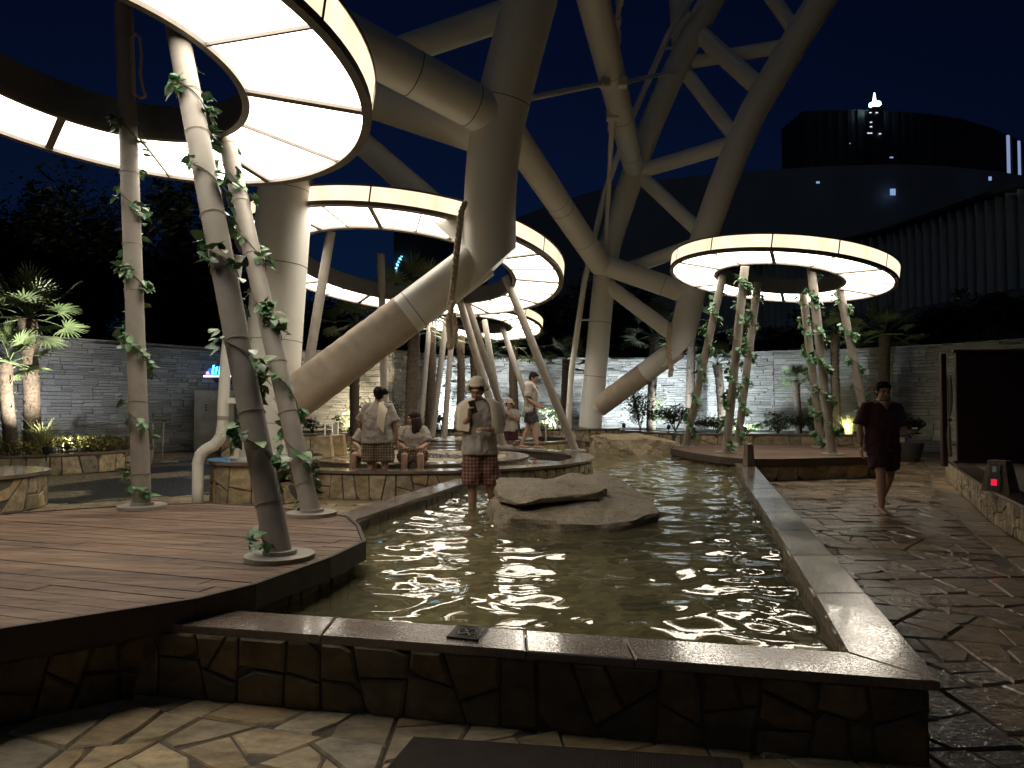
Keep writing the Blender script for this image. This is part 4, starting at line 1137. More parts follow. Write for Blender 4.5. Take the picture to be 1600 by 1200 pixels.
def tree(p, h, r, n, seed, label):
    rnd = random.Random(seed); p = Vector(p); t = thing('tree', label, 'tree', p, 'dark trees beyond the garden wall')
    tk = obj('trunk', path_tube([p, p+Vector((.1, 0, h*.25)), p+Vector((-.15, .1, h*.5)), p+Vector((.1, 0, h*.8))], [r*.07, r*.055, r*.04, r*.02], 10), M['bark'], t, smooth=True)
    for k in range(7):
        a = rnd.uniform(0, 2*pi); z = h*rnd.uniform(.3, .65); b = p+Vector((0, 0, z)); e = b+Vector((cos(a)*r*.6, sin(a)*r*.6, h*rnd.uniform(.12, .3)))
        obj('limb', path_tube([b, b.lerp(e, .5)+Vector((0, 0, .15)), e], [r*.03, r*.02, r*.008], 6), M['bark'], tk, smooth=True)
    obj('crown', join(leaf_cloud(rnd, p+Vector((0, 0, h*.66)), (r, r, h*.42), n, .14), leaf_cloud(rnd, p+Vector((0, 0, h*.58)), (r*.85, r*.6, h*.42), 2600, .34)), M['leaf_dark'], t, kind='stuff')
for i, (px, d, ty, r, lab) in enumerate([(20, 27, 335, 3.0, 'dark tree beyond the wall above the lit palms'), (120, 29, 300, 3.0, 'tallest dark tree silhouette between the lit palms and the left post'),
      (265, 30, 330, 2.8, 'dark tree right of the tall left post'), (335, 33, 380, 2.2, 'thin dark tree beside the near steel column'), (520, 34, 470, 2.6, 'dark low tree seen beneath the middle canopy'),
      (905, 33, 465, 2.6, 'dark tree left of the far white column'), (985, 35, 480, 2.2, 'dark tree right of the far white column'), (640, 36, 500, 2.4, 'dark tree behind the hindmost canopy'), (790, 35, 500, 2.2, 'dark tree above the middle of the back wall')]):
    q = at(px, ty, d); tree((q.x, q.y, 0), q.z*1.0, r, 11000, 200+i, lab)
def shrub(px, d, z, r, h, n, seed, label, mat='leaf_shrub', s=.05, name='shrub', group='shrubs in the planting beds'):
    q = at(px, 635, d); rnd = random.Random(seed); p = Vector((q.x, q.y, z)); t = thing(name, label, 'shrub', p, group)
    obj('foliage', leaf_cloud(rnd, p+Vector((0, 0, h*.5)), (r, r*.7, h*.55), n, s), M[mat], t, kind='stuff')
    for k in range(5):
        a = rnd.uniform(0, 2*pi); obj('stem', path_tube([p, p+Vector((cos(a)*r*.2, sin(a)*r*.2, h*.4)), p+Vector((cos(a)*r*.45, sin(a)*r*.45, h*.8))], [.02, .014, .006], 5), M['bark'], t)
SH = [(490, 20.9, .58, .9, .55, 900, 'low dark shrub behind the two stone blocks'), (585, 21.2, .58, .7, 1.3, 1200, 'taller dark shrub behind the standing woman'),
      (690, 24.4, .58, 1.2, .7, 1100, 'grassy dark shrub behind the seated woman'), (760, 24.8, .58, 1.1, .6, 900, 'low shrub behind the wading person'), (870, 24.6, .58, .9, .6, 800, 'low shrub left of the far plinth'),
      (1000, 23.6, .58, .75, 1.9, 2200, 'tall round bush right of the far white column'), (1055, 22.4, .58, 1.0, .9, 1500, 'grassy dark bush left of the ivy posts'),
      (1120, 21.4, .58, 1.0, .5, 1000, 'low bush behind the leftmost ivy post'), (1215, 20.8, .58, 1.1, .55, 1200, 'low dark hedge before the bright right wall'), (1270, 20.6, .58, .8, .5, 900, 'low dark hedge behind the right ivy posts')]
for i, s in enumerate(SH): shrub(*s[:6], 300+i, s[6])
for i, (px, d, h, lab) in enumerate([(1120, 26.5, 3.2, 'dark feathery bush above the wall left of the middle ivy posts'), (1215, 26, 3.4, 'dark feathery bush above the bright right wall'), (1440, 24.5, 3.5, 'dark bush above the wall right of the palm'), (1500, 24, 4.0, 'wide dark bush under the ribbed building'), (1570, 23, 4.2, 'tall dark bush at the right edge under the ribbed building')]):
    q = at(px, 560, d); rnd = random.Random(330+i); t = thing('wall_bush', lab, 'bush', (q.x, q.y, 0), 'bushes behind the right wall')
    obj('foliage', leaf_cloud(rnd, (q.x, q.y, h+.25), (1.6, 1.0, .75), 2200, .09), M['leaf_dark'], t, kind='stuff')
    for k in range(6):
        a = rnd.uniform(-1, 1); obj('stem', path_tube([Vector((q.x, q.y, 0)), Vector((q.x+a*.4, q.y, h*.6)), Vector((q.x+a*1.2, q.y+.1, h+.5))], [.05, .03, .008], 6), M['bark'], t)
# left bed: golden ground cover and grasses
rnd = random.Random(77); V = []; F = []
for i in range(3600):
    a = rnd.uniform(-pi, pi); r = 1.95*sqrt(rnd.uniform(.15, 1)); x, y = C3[0]+r*cos(a), C3[1]+r*sin(a)
    p = Vector((x, y, .40+rnd.uniform(0, .26))); d_ = Vector((rnd.gauss(0, 1), rnd.gauss(0, 1), rnd.gauss(0, .8))).normalized(); e = d_.cross(Vector((rnd.random(), rnd.random(), 1))).normalized(); L = rnd.uniform(.03, .06); b = len(V)
    V += [p-d_*L, p+e*L*.5, p+d_*L, p-e*L*.5]; F.append([b, b+1, b+2, b+3])
obj('ground_cover', (V, F), M['leaf_gold'], label='golden leafed ground cover filling the left planting bed', cat='ground cover', kind='stuff')
def grass_tuft(p, n, h, seed, label, mat='grass'):
    rnd = random.Random(seed); p = Vector(p); V = []; F = []
    for i in range(n):
        a = rnd.uniform(0, 2*pi); L = h*rnd.uniform(.6, 1.15); lean = rnd.uniform(.15, .75); dr = Vector((cos(a), sin(a), 0)); sd = Vector((-sin(a), cos(a), 0))*.006; b = len(V); o = p+dr*rnd.uniform(0, .12)
        for t in (0, .35, .7, 1):
            q = o+dr*L*lean*t*t*1.1+Vector((0, 0, L*(t-.45*lean*t*t*t))); V += [q-sd*(1-t*.9), q+sd*(1-t*.9)]
        for k in range(3): F.append([b+2*k, b+2*k+1, b+2*k+3, b+2*k+2])
    t = thing('grass_tuft', label, 'grass', p, 'floodlit grass tufts'); obj('blades', (V, F), M[mat], t, kind='stuff'); return t
grass_tuft(P0(68, 690, 14.8, .42), 130, .75, 1, 'arching pale grass tuft lit at the foot of the left palms')
grass_tuft(P0(1327, 670, 19.9, .60), 150, .62, 2, 'brightly floodlit grass tuft right of the ivy posts')
grass_tuft(P0(1168, 670, 20.4, .60), 90, .42, 3, 'small lit grass tuft between the ivy posts')
grass_tuft(P0(548, 670, 20.8, .60), 90, .38, 4, 'small lit plant tuft left of the standing woman')
grass_tuft(P0(848, 665, 23.9, .60), 90, .45, 5, 'lit grass tuft to the right of the man on the rim')
grass_tuft(P0(808, 668, 24.2, .60), 70, .45, 6, 'lit grass tuft to the left of the man on the rim')
pp = at(1418, 690, 17.6); t = thing('potted_plant', 'dark potted plant behind the man in maroon', 'potted plant', (pp.x, pp.y, 0))
obj('pot', path_tube([(pp.x, pp.y, 0), (pp.x, pp.y, .1), (pp.x, pp.y, .42), (pp.x, pp.y, .46)], [.24, .28, .36, .36], 20), mat_plain('dark_pot', (.04, .035, .03), .5), t, smooth=True, sharp=40)
obj('foliage', leaf_cloud(random.Random(5), (pp.x, pp.y, .85), (.35, .35, .4), 500, .08), M['leaf_dark'], t, kind='stuff')

# ================================================================== GROUND SPOTLIGHTS (lit in the photograph)
def spot(p, target, energy, col, size, label):
    p = Vector(p); t = thing('ground_spotlight', label, 'spotlight', p, 'floodlights in the planting beds')
    d_ = (Vector(target)-p).normalized()
    obj('housing', tube(p-d_*.12, p, .055, .07, 14), M['black'], t, smooth=True, sharp=40)
    obj('lens', tube(p-d_*.004, p+d_*.004, .06, None, 14), mat_emit('lens', col, 1.5), t)
    obj('spike', tube(p-d_*.06, p-d_*.06-Vector((0, 0, .2)), .012, None, 6), M['black'], t)
    l = bpy.data.lights.new('lamp', 'SPOT'); l.energy = energy; l.color = col; l.spot_size = size; l.spot_blend = .8; l.shadow_soft_size = .06
    o = bpy.data.objects.new('lamp', l); COL.objects.link(o); o.parent = t; o.location = d_*.03; o.rotation_euler = d_.to_track_quat('-Z', 'Y').to_euler(); ORG[o.name] = ORG[t.name]
COOL = (.80, .93, 1.0); WARM = (1.0, .86, .62); YEL = (1.0, .84, .56)
spot(P0(72, 690, 13.75, .55), P0(36, 560, 15.2, 2.9), 480, (1, .95, .82), 1.25, 'bright spotlight hidden in the left bed shining up the palms')
spot(P0(105, 690, 15.4, .50), P0(100, 600, 19.5, 2.0), 160, (.85, .92, 1), 1.6, 'dim spotlight behind the left bed washing the grey wall')
spot(P0(548, 672, 20.9, .72), P0(550, 580, 23.5, 2.2), 260, YEL, 1.9, 'spotlight in the low shrub left of the standing woman')
spot(P0(714, 660, 24.5, .75), P0(714, 580, 26.6, 2.0), 400, COOL, 2.0, 'spotlight behind the wading person washing the wall')
spot(P0(855, 660, 24.1, .72), P0(850, 580, 27, 2.0), 300, (.9, .97, 1.0), 2.0, 'spotlight right of the man on the rim')
spot(P0(975, 665, 24.9, .72), P0(985, 600, 27, 2.0), 210, COOL, 2.0, 'spotlight beside the tall round bush')
spot(P0(1045, 665, 22.9, .72), P0(1060, 590, 25.5, 2.0), 300, COOL, 2.0, 'spotlight in the grassy bush left of the ivy posts')
spot(P0(1163, 668, 20.7, .72), P0(1195, 590, 24, 2.0), 440, COOL, 2.0, 'spotlight between the ivy posts lighting the pale wall')
spot(P0(1316, 668, 19.62, .72), P0(1330, 640, 20.1, 1.0), 32, (1, .95, .6), 2.2, 'spotlight glowing inside the bright grass tuft')

# ================================================================== IVY ON THE POSTS
def ivy_leaf(seed):
    rnd = random.Random(seed); o = [(0, 0), (.16, .30), (.40, .38), (.68, .26), (1.0, 0), (.68, -.26), (.40, -.38), (.16, -.30)]
    V = [Vector((x, y, -.18*abs(y)*-1 - .16*x*x)) for x, y in o] + [Vector((.35, 0, -.02)), Vector((.7, 0, -.08))]
    F = [[0, 1, 8], [1, 2, 8], [2, 3, 9, 8], [3, 4, 9], [4, 5, 9], [5, 6, 8, 9], [6, 7, 8], [7, 0, 8]]
    m = mesh('leaf', (V, F)); m.materials.append(M['ivy']); return m
def mat_ivy():
    m, nt, nl, bs = new_mat('ivy_leaf')
    r = ramp(nt, [(0, (.06, .16, .075)), (.5, (.10, .23, .10)), (1, (.16, .27, .12))]); nl.new(rnd_socket(nt, nl), r.inputs[0])
    n = tex_noise(nt, nl, 2.5, 4, .6)
    nl.new(mixc(nt, nl, maprange(nt, nl, n.outputs[0], .56, .64, 0, .65), r.outputs[0], (.30, .36, .22)), bs.inputs['Base Color']); bs.inputs['Roughness'].default_value = .38; return m
M['ivy'] = mat_ivy(); LEAVES = [ivy_leaf(s) for s in range(3)]
for m_ in LEAVES: m_.polygons.foreach_set('use_smooth', [True]*len(m_.polygons))
M['cord'] = mat_plain('vine_cord', (.16, .12, .08), .8); M['string'] = mat_plain('pale_string', (.5, .43, .33), .8)
def ivy(b, tp, legr, seed, label, z0, z1, nclump, parts=True, ls=.085):
    rnd = random.Random(seed); b = Vector(b); tp = Vector(tp); ax = tp-b; u, w = frame(ax)
    t = thing('ivy_vine', label, 'vine', b, 'ivy vines wound round canopy posts')
    def sp(q, a, off=0.0): return b+ax*q+(u*cos(a)+w*sin(a))*(legr+off)
    turns = 5.5; N = 110; a0 = rnd.uniform(0, 6)
    obj('stem', path_tube([sp(z0+(z1-z0)*i/N, a0+turns*2*pi*i/N+.4*sin(i*.3), .006) for i in range(N+1)], .0045, 5), M['cord'], t)
    for k in range(7):
        q = z0+(z1-z0)*(k+.5)/7+rnd.uniform(-.03, .03)
        obj('tie_string', path_tube([sp(q+.012*sin(a*.5), a, .004) for a in [2*pi*j/20 for j in range(21)]], .003, 4), M['string'], t)
    q_ = []
    for k in range(nclump):
        i = rnd.uniform(0, 1); q = z0+(z1-z0)*i; a = a0+turns*2*pi*i+.4*sin(i*N*.3); c = sp(q, a, .012)
        for j in range(rnd.randint(2, 5) if parts else rnd.randint(3, 5)):
            aa = a+rnd.uniform(-.9, .9); outd = (u*cos(aa)+w*sin(aa)); dr = (outd*rnd.uniform(.3, .9)+Vector((rnd.uniform(-.5, .5), rnd.uniform(-.5, .5), rnd.uniform(-1.0, .35)))).normalized()
            z = (outd*.6+Vector((0, 0, .8))+Vector((rnd.gauss(0, .3), rnd.gauss(0, .3), 0))).normalized(); y = z.cross(dr).normalized(); z = dr.cross(y)
            s = ls*rnd.uniform(.6, 1.25); p = c+outd*rnd.uniform(0, .04)+Vector((0, 0, rnd.uniform(-.06, .06)))
            Mw = Matrix((( dr.x*s, y.x*s, z.x*s, p.x), (dr.y*s, y.y*s, z.y*s, p.y), (dr.z*s, y.z*s, z.z*s, p.z), (0, 0, 0, 1)))
            if parts: inst('leaf', LEAVES[rnd.randrange(3)], t, Mw)
            else:
                me = LEAVES[0]; q_.append(([Mw @ v.co for v in me.vertices], [list(p_.vertices) for p_ in me.polygons]))
    if q_: obj('foliage', join(*q_), M['ivy'], t, kind='stuff')
labs = ['leafy vine spiralling up the tall left post of the near canopy', 'dense ivy wound round the nearest slanting post', 'ivy wound round the slanting post behind the nearest one']
for i in range(3): ivy(*vines1[i], .08, 400+i, labs[i], .02, (.80, .93, .95)[i], (70, 78, 64)[i], True, .086)
labs3 = ['ivy on the leftmost slanting post of the right canopy', 'ivy on the second post from the left of the right canopy', 'ivy on the third post from the left of the right canopy', 'ivy on the thick looking front post right of centre under the right canopy', 'ivy on the rear post just behind the front right post', 'ivy on the rightmost slanting post of the right canopy']
for i in range(6): ivy(*vines3[i], .085, 410+i, labs3[i], .03, .95, 75, False, .11)

# ================================================================== BUILDINGS BEYOND
mall_m = mat_plain('mall_cladding', (.30, .34, .38), .6, var=.1, scale=.2)
glass_m = mat_plain('dark_glass_wall', (.05, .06, .085), .5, var=.2, scale=.1)
ml = thing('shopping_mall', 'huge dark curved building with a glazed upper drum beyond the wall', 'building', (25, 70, 0))
low = [(x.x, x.y) for x in (at(790, 345, 92), at(870, 315, 83), at(950, 290, 77), at(1080, 276, 73.5), at(1200, 265, 71.5), at(1300, 257, 70.3), at(1400, 253, 69.8), at(1480, 257, 70.4), at(1560, 266, 72), at(1680, 285, 76))]
obj('lower_drum', wall_body(low, 0, 25.4, 12), mall_m, ml)
up = [(x.x, x.y) for x in (at(1225, 168, 90), at(1255, 168, 85), at(1330, 167, 84.5), at(1400, 168, 85), at(1450, 172, 85.8), at(1500, 180, 87.3), at(1550, 195, 90.3), at(1585, 212, 94), at(1605, 222, 97), at(1630, 240, 101))]
obj('upper_drum', wall_body(up, 20, 37.1, 14), glass_m, ml)
UL = poly_len(up); s = 0
strip = mat_emit('pale_facade_light', (.45, .58, 1.0), .12)
k = 0
while s < UL[-1]:
    (x, y), (nx, ny) = along(up, UL, s)
    k += 1; lit = x > 0 and (800+FOC*x/y) > 1570 and k % 3 == 0
    obj('lit_fin' if lit else 'fin', box((x+nx*.15, y+ny*.15, 31), (.22, .5, 12.1), atan2(ny, nx)), strip if lit else glass_m, ml)
    s += 1.15
for px, py, w, h in ((1393, 246, 5, 2), (1328, 224, 1.2, 1.2), (1395, 300, 8, 10), (1547, 279, 4, 6), (1278, 285, 5, 3)):
    d_ = 69.0 if py > 250 else 82.4; c = at(px, py, d_); obj('lit_window', box(c, (w*d_/FOC, .1, h*d_/FOC)), mat_emit('cool_window', (.35, .55, 1.0), .16), ml)
rb = thing('ribbed_building', 'grey green building with slanting vertical fins at the right edge', 'building', (20, 37, 0))
fac = [(24.2, 22), (21.6, 30.0), (20.2, 37.3), (16.4, 45.5), (10.5, 53)][::-1]
obj('wall', wall_body(fac, 0, 10.6, 8), mat_plain('facade_back', (.12, .14, .15), .7), rb)
obj('ledge', wall_body([(x-.35, y) for x, y in fac], 5.6, 6.3, .6), mat_plain('ledge_concrete', (.34, .37, .38), .8), rb)
obj('coping', wall_body([(x-.5, y) for x, y in fac], 10.6, 10.8, 1.0), mat_plain('roof_trim', (.05, .06, .06), .7), rb)
FL = poly_len(fac); s = .2; finm = mat_plain('fin_sheet', (.45, .50, .50), .7, var=.12, scale=1.0); rnd = random.Random(8)
while s < FL[-1]:
    (x, y), (nx, ny) = along(fac, FL, s); tx_, ty_ = -ny, nx; w0, w1 = rnd.uniform(.05, .2), rnd.uniform(.3, .44)
    V = []
    for z, e in ((6.3, w1), (8.3, w1), (10.5, w0+.1)):
        V += [Vector((x, y, z)), Vector((x+nx*.42+tx_*.06, y+ny*.42+ty_*.06, z)), Vector((x+nx*.42+tx_*(.06+.05), y+ny*.42+ty_*(.06+.05), z)), Vector((x+tx_*e, y+ty_*e, z))]
    obj('fin', loft([V[0:4], V[4:8], V[8:12]]), finm, rb); s += .52
tw_ = at(1367, 160, 83.3); tower = thing('far_tower', 'slim dark tower with a white lit crown and spire above the mall', 'tower', (tw_.x, tw_.y, 0))
def tp_(py): return at(1367, py, 83.3).z
obj('shaft', box((tw_.x, tw_.y, tp_(170)/2), (1.3, 1.3, tp_(170))), glass_m, tower)
lw = mat_emit('crown_light', (.62, .95, 1.0), 1.1)
obj('crown', path_tube([(tw_.x, tw_.y, tp_(166)), (tw_.x, tw_.y, tp_(164.5)), (tw_.x, tw_.y, tp_(161)), (tw_.x, tw_.y, tp_(159.5))], [.50, .69, .65, .31], 14), lw, tower)
obj('spire', path_tube([(tw_.x-.05, tw_.y, tp_(160)), (tw_.x-.05, tw_.y, tp_(152)), (tw_.x-.05, tw_.y, tp_(145))], [.21, .15, .06], 8), mat_emit('spire_light', (1, 1, .95), 1.3), tower)
for px, py in ((1360, 176), (1370, 176), (1361, 191), (1361, 198), (1357, 208), (1361, 208), (1375, 209)):
    obj('lit_window', box(at(px, py, 82.5), (.25, .05, .09)), mat_emit('tower_window', (.8, .85, 1), .35), tower)
sk = thing('sign_tower', 'dark tall block with a slanted cyan light sign seen through the middle canopy', 'building', (-9, 62, 0))
obj('block', box((-6.4, 66, 9), (8, 8, 18)), glass_m, sk)
cyn = mat_emit('cyan_letters', (.25, .75, 1.0), 1.0)
for k, (x, y, h) in enumerate(((617.5, 424, 12), (619.5, 417, 12), (621.5, 412, 10), (623.5, 407, 9), (626, 403, 7))):
    a, b = at(x, y+h/2, 61.5), at(x+.7, y-h/2, 61.5); obj('letter', join(box(a.lerp(b, .5), (.07, .06, (b-a).length)), box(a.lerp(b, .8)+Vector((.07, 0, 0)), (.12, .05, .07))), cyn, sk)
for i, (px, py, d_, lab) in enumerate(((228, 509, 40, 'white street lamp glowing through the trees right of the left post'), (327, 536, 42, 'small white lamp glowing above the wall near the cabinet'))):
    q = at(px, py, d_); l = thing('street_lamp', lab, 'street lamp', (q.x, q.y, 0), 'distant street lamps'); obj('pole', tube((q.x, q.y, 0), q, .06, .04, 8), M['black'], l); obj('head', ellipsoid(q, (.16, .1, .06), 10, 6), mat_emit('lamp_head', (.9, .97, 1), 3), l)
# ================================================================== PEOPLE
M['skin'] = mat_plain('skin', (.40, .235, .16), .55, var=.08, scale=6)
M['hair'] = mat_plain('black_hair', (.010, .008, .007), .7, var=.3, scale=60, bmp=.5, spec=.2)
M['hair_brown'] = mat_plain('dark_brown_hair', (.026, .014, .011), .6, var=.3, scale=60, bmp=.5, spec=.25)
M['tee'] = mat_plain('taupe_tee', (.33, .295, .26), .9, var=.08, scale=5, bmp=.1)
M['towel'] = mat_plain('cream_towel', (.62, .54, .42), .95, var=.08, scale=60, bmp=.35)
M['maroon'] = mat_plain('maroon_cotton', (.05, .011, .014), .9, var=.12, scale=6)
M['dark_short'] = mat_plain('dark_shorts', (.035, .03, .035), .9, var=.12, scale=6)
M['maroon_short'] = mat_plain('dark_maroon_shorts', (.045, .012, .015), .9)
M['eye'] = mat_plain('eye', (.012, .01, .01), .2); M['lip'] = mat_plain('lip', (.28, .10, .085), .5)
def mat_plaid(name, a, b, sc):
    m, nt, nl, bs = new_mat(name); tc = nt.new('ShaderNodeTexCoord'); f = []
    for ax in ('X', 'Z'):
        w = nt.new('ShaderNodeTexWave'); w.bands_direction = ax; w.inputs['Scale'].default_value = sc; nl.new(tc.outputs['Object'], w.inputs['Vector']); f.append(maprange(nt, nl, w.outputs[0], .62, .85, 0, 1))
    mx = nt.new('ShaderNodeMath'); mx.operation = 'ADD'; nl.new(f[0], mx.inputs[0]); nl.new(f[1], mx.inputs[1])
    nl.new(mixc(nt, nl, maprange(nt, nl, mx.outputs[0], 0, 2, 0, .9), a, b), bs.inputs['Base Color']); bs.inputs['Roughness'].default_value = .9; return m
M['plaid_red'] = mat_plaid('maroon_plaid', (.115, .035, .03), (.34, .21, .17), 7.5)
M['plaid_brown'] = mat_plaid('brown_plaid', (.10, .068, .042), (.36, .27, .18), 7.5)

def Vv(*a): return Vector(a)
def hand(wr, d, nrm, curl, side):
    """palm, four unequal bent fingers and a thumb leaving the side of the palm"""
    d = Vector(d).normalized(); nrm = Vector(nrm); nrm = (nrm-d*nrm.dot(d)).normalized(); s = d.cross(nrm)*side; wr = Vector(wr); g = []
    pm = Matrix((( s.x, nrm.x, d.x), (s.y, nrm.y, d.y), (s.z, nrm.z, d.z)))
    g.append(ellipsoid(wr+d*.052, (.041, .019, .056), 12, 8, pm))
    for k, (o, L) in enumerate(((-.030, .070), (-.010, .080), (.011, .075), (.031, .058))):
        p = wr+d*.092+s*o; c = curl*(1+.06*k); d1 = (d*cos(c*.5)+nrm*sin(c*.5)); d2 = (d*cos(c*1.2)+nrm*sin(c*1.2)); d3 = (d*cos(c*1.8)+nrm*sin(c*1.8))
        a = p+d1*L*.45; b = a+d2*L*.32; e = b+d3*L*.25
        g.append(path_tube([p-d*.02, p, a, b, e, e+d3*.004], [.009, .0098, .0092, .0085, .0072, .004], 8))
    p = wr+d*.03-s*.034; t1 = (d*.55-s*.7+nrm*.45).normalized(); t2 = (d*.75-s*.2+nrm*.65).normalized()
    g.append(path_tube([p, p+t1*.035, p+t1*.035+t2*.03, p+t1*.035+t2*.052], [.012, .011, .010, .006], 8))
    return g
def foot(an, d):
    d = Vector(d).normalized(); an = Vector(an); s = Vector((-d.y, d.x, 0)); g = []
    rings = []
    for x, w, h in ((-.07, .022, .05), (-.055, .032, .062), (0, .036, .072), (.06, .040, .052), (.11, .044, .036), (.145, .042, .026), (.16, .034, .018)):
        c = an+d*x; z0 = an.z-.075
        rings.append([Vector((c.x, c.y, 0))+s*w*cos(a)+Vector((0, 0, z0+h*.5+h*.5*sin(a))) for a in [2*pi*k/12 for k in range(12)]])
    g.append(loft(rings))
    for k, (o, L) in enumerate(((-.028, .045), (-.010, .038), (.007, .034), (.021, .028), (.033, .022))):
        p = an+d*.145+s*o+Vector((0, 0, -.062)); g.append(capsule(p, p+d*L*.6, .011 if k == 0 else .008, .009 if k == 0 else .0065, 8))
    return g
def ring_e(c, rx, ry, n=24, rz=0.0, k=2.4):
    c = Vector(c); out = []
    for i in range(n):
        a = 2*pi*i/n; x = rx*math.copysign(abs(cos(a))**(2/k), cos(a)); y = ry*math.copysign(abs(sin(a))**(2/k), sin(a))
        out.append(c+Vector((x*cos(rz)-y*sin(rz), x*sin(rz)+y*cos(rz), 0)))
    return out
def limb(a, b, c, r):
    """one tapering limb with a bend: root, joint, end"""
    a, b, c = Vector(a), Vector(b), Vector(c)
    return path_tube([a, a.lerp(b, .3), a.lerp(b, .7), b, b.lerp(c, .28), b.lerp(c, .65), c], [r[0], r[0]*1.02, r[0]*.88, r[1], r[1]*1.04, r[1]*.86, r[2]], 14)
def remesh(o, vox, sm=5, disp=0.0, dscale=.12):
    m = o.modifiers.new('remesh', 'REMESH'); m.mode = 'VOXEL'; m.voxel_size = vox; m.use_smooth_shade = True
    s = o.modifiers.new('smooth', 'SMOOTH'); s.factor = .5; s.iterations = sm
    if disp:
        tx = bpy.data.textures.new('folds', 'CLOUDS'); tx.noise_scale = dscale
        dm = o.modifiers.new('folds', 'DISPLACE'); dm.texture = tx; dm.strength = disp; dm.mid_level = .38; dm.texture_coords = 'LOCAL'
def person(label, loc, rz, J, hair='short', tee='tee', shorts='plaid_red', hands=None, shirt_hem=.76, short_hem=.42, feet=True, head_rot=(0, 0), loose=1.0, skin='skin', vneck=False, seated=False, wide=1.0):
    """J: joints in the person's frame (x to their left seen from the front = picture right, -y = facing)"""
    t = thing('person', label, 'person', loc); Mw = Matrix.Translation(loc) @ Matrix.Rotation(rz, 4, 'Z')
    X = lambda g: ([Mw @ Vector(v) for v in g[0]], g[1])
    pel, nk, hd = Vector(J['pelvis']), Vector(J['neck']), Vector(J['head'])
    g = []
    up_ = (nk-pel).normalized(); sh0 = (Vector(J['sh_l'])+Vector(J['sh_r']))/2; W = wide
    rings = []
    for q, rx, ry in ((-.14, .06, .06), (-.08, .145*W, .105*W), (0, .165*W, .115*W), (.25, .145*W, .10*W), (.5, .150*W, .105*W), (.75, .165*W, .11), (.92, .145, .09), (1.0, .062, .06), (1.1, .05, .055)):
        rings.append(ring_e(pel.lerp(nk, q), rx, ry))
    g.append(loft(rings)); g.append(capsule(nk-up_*.04, hd-Vector((0, -.01, .06)), .055, .052, 14))
    for s in ('l', 'r'):
        g.append(limb(J['sh_'+s], J['el_'+s], J['wr_'+s], (.048, .038, .026))); g.append(ellipsoid(J['sh_'+s], (.06, .055, .055)))
        g.append(limb(J['hip_'+s], J['kn_'+s], J['an_'+s], (.082*W, .055, .036)))
        d_, n_, c_ = (hands or {}).get(s, ((0, -.1, -1), (0, -1, 0), .5))
        g += hand(J['wr_'+s], d_, n_, c_, 1 if s == 'l' else -1)
        if feet: g += foot(J['an_'+s], J.get('ft_'+s, (0, -1, 0)))
    # head
    R3 = Matrix.Rotation(head_rot[0], 3, 'Z') @ Matrix.Rotation(head_rot[1], 3, 'X')
    H = lambda x, y, z: hd + R3 @ Vector((x, y, z))
    def HE(c, r): return ellipsoid(H(*c), r, 14, 10, R3)
    g += [HE((0, .012, .03), (.076, .094, .092)), HE((0, -.022, -.045), (.056, .064, .066)), HE((0, -.062, -.088), (.024, .022, .020)),
          HE((.076, .008, -.012), (.012, .022, .032)), HE((-.076, .008, -.012), (.012, .022, .032)), HE((0, -.082, .028), (.052, .016, .014)),
          capsule(H(0, -.086, .012), H(0, -.102, -.026), .008, .013, 8), HE((.036, -.068, -.03), (.022, .02, .02)), HE((-.036, -.068, -.03), (.022, .02, .02))]
    body = obj('body', X(join(*g)), M[skin], t, smooth=True); remesh(body, .0075, 4)
    for sx in (-1, 1): obj('eye', X(HE((sx*.031, -.086, .006), (.011, .006, .0055))), M['eye'], t, smooth=True); obj('eyebrow', X(HE((sx*.032, -.094, .030), (.019, .005, .0035))), M['hair'], t, smooth=True)
    obj('mouth', X(HE((0, -.090, -.057), (.021, .007, .006))), M['lip'], t, smooth=True)
    # hair
    hg = []
    rs = random.Random(len(label))
    if hair in ('short', 'towel'):
        hg = [HE((0, .026, .052), (.085, .098, .084)), HE((0, .05, -.01), (.078, .07, .075))] + [HE((x, -.066+.25*abs(x)*.5, .082-.008*(k % 2)), (.020, .018, .022)) for k, x in enumerate((-.055, -.033, -.011, .011, .033, .055))] + [HE((sx*.074, .0, .035), (.014, .045, .045)) for sx in (-1, 1)]
    elif hair == 'bun':
        hg = [HE((0, .022, .045), (.088, .104, .088)), HE((0, .06, -.02), (.070, .055, .06)), HE((-.055, .105, .035), (.062, .055, .050))] + [HE((-.055+rs.uniform(-.07, .05), .115+rs.uniform(-.03, .04), .035+rs.uniform(-.04, .05)), (.022, .022, .02)) for _ in range(16)]
    elif hair == 'long':
        hg = [HE((0, .022, .045), (.090, .106, .090)), HE((0, .05, -.03), (.088, .075, .10))]
        for k in range(22):
            a = radians(-35+250*k/21); x0, y0 = .078*cos(a), .02+.085*sin(a); L = .30+rs.uniform(-.05, .09)
            p0 = H(x0, y0, .0); p1 = H(x0*1.1, y0*1.1, -.12); p2 = H(x0*1.05, y0, -.0)+Vector((0, 0, -L)); hg.append(path_tube([p0, p0.lerp(p1, .5), p1, p1.lerp(p2, .5), p2], [.022, .026, .026, .021, .006], 8))
    ho = obj('hair', X(join(*hg)), M['hair_brown' if hair == 'long' else 'hair'], t, smooth=True); remesh(ho, .009, 2, .012, .018)
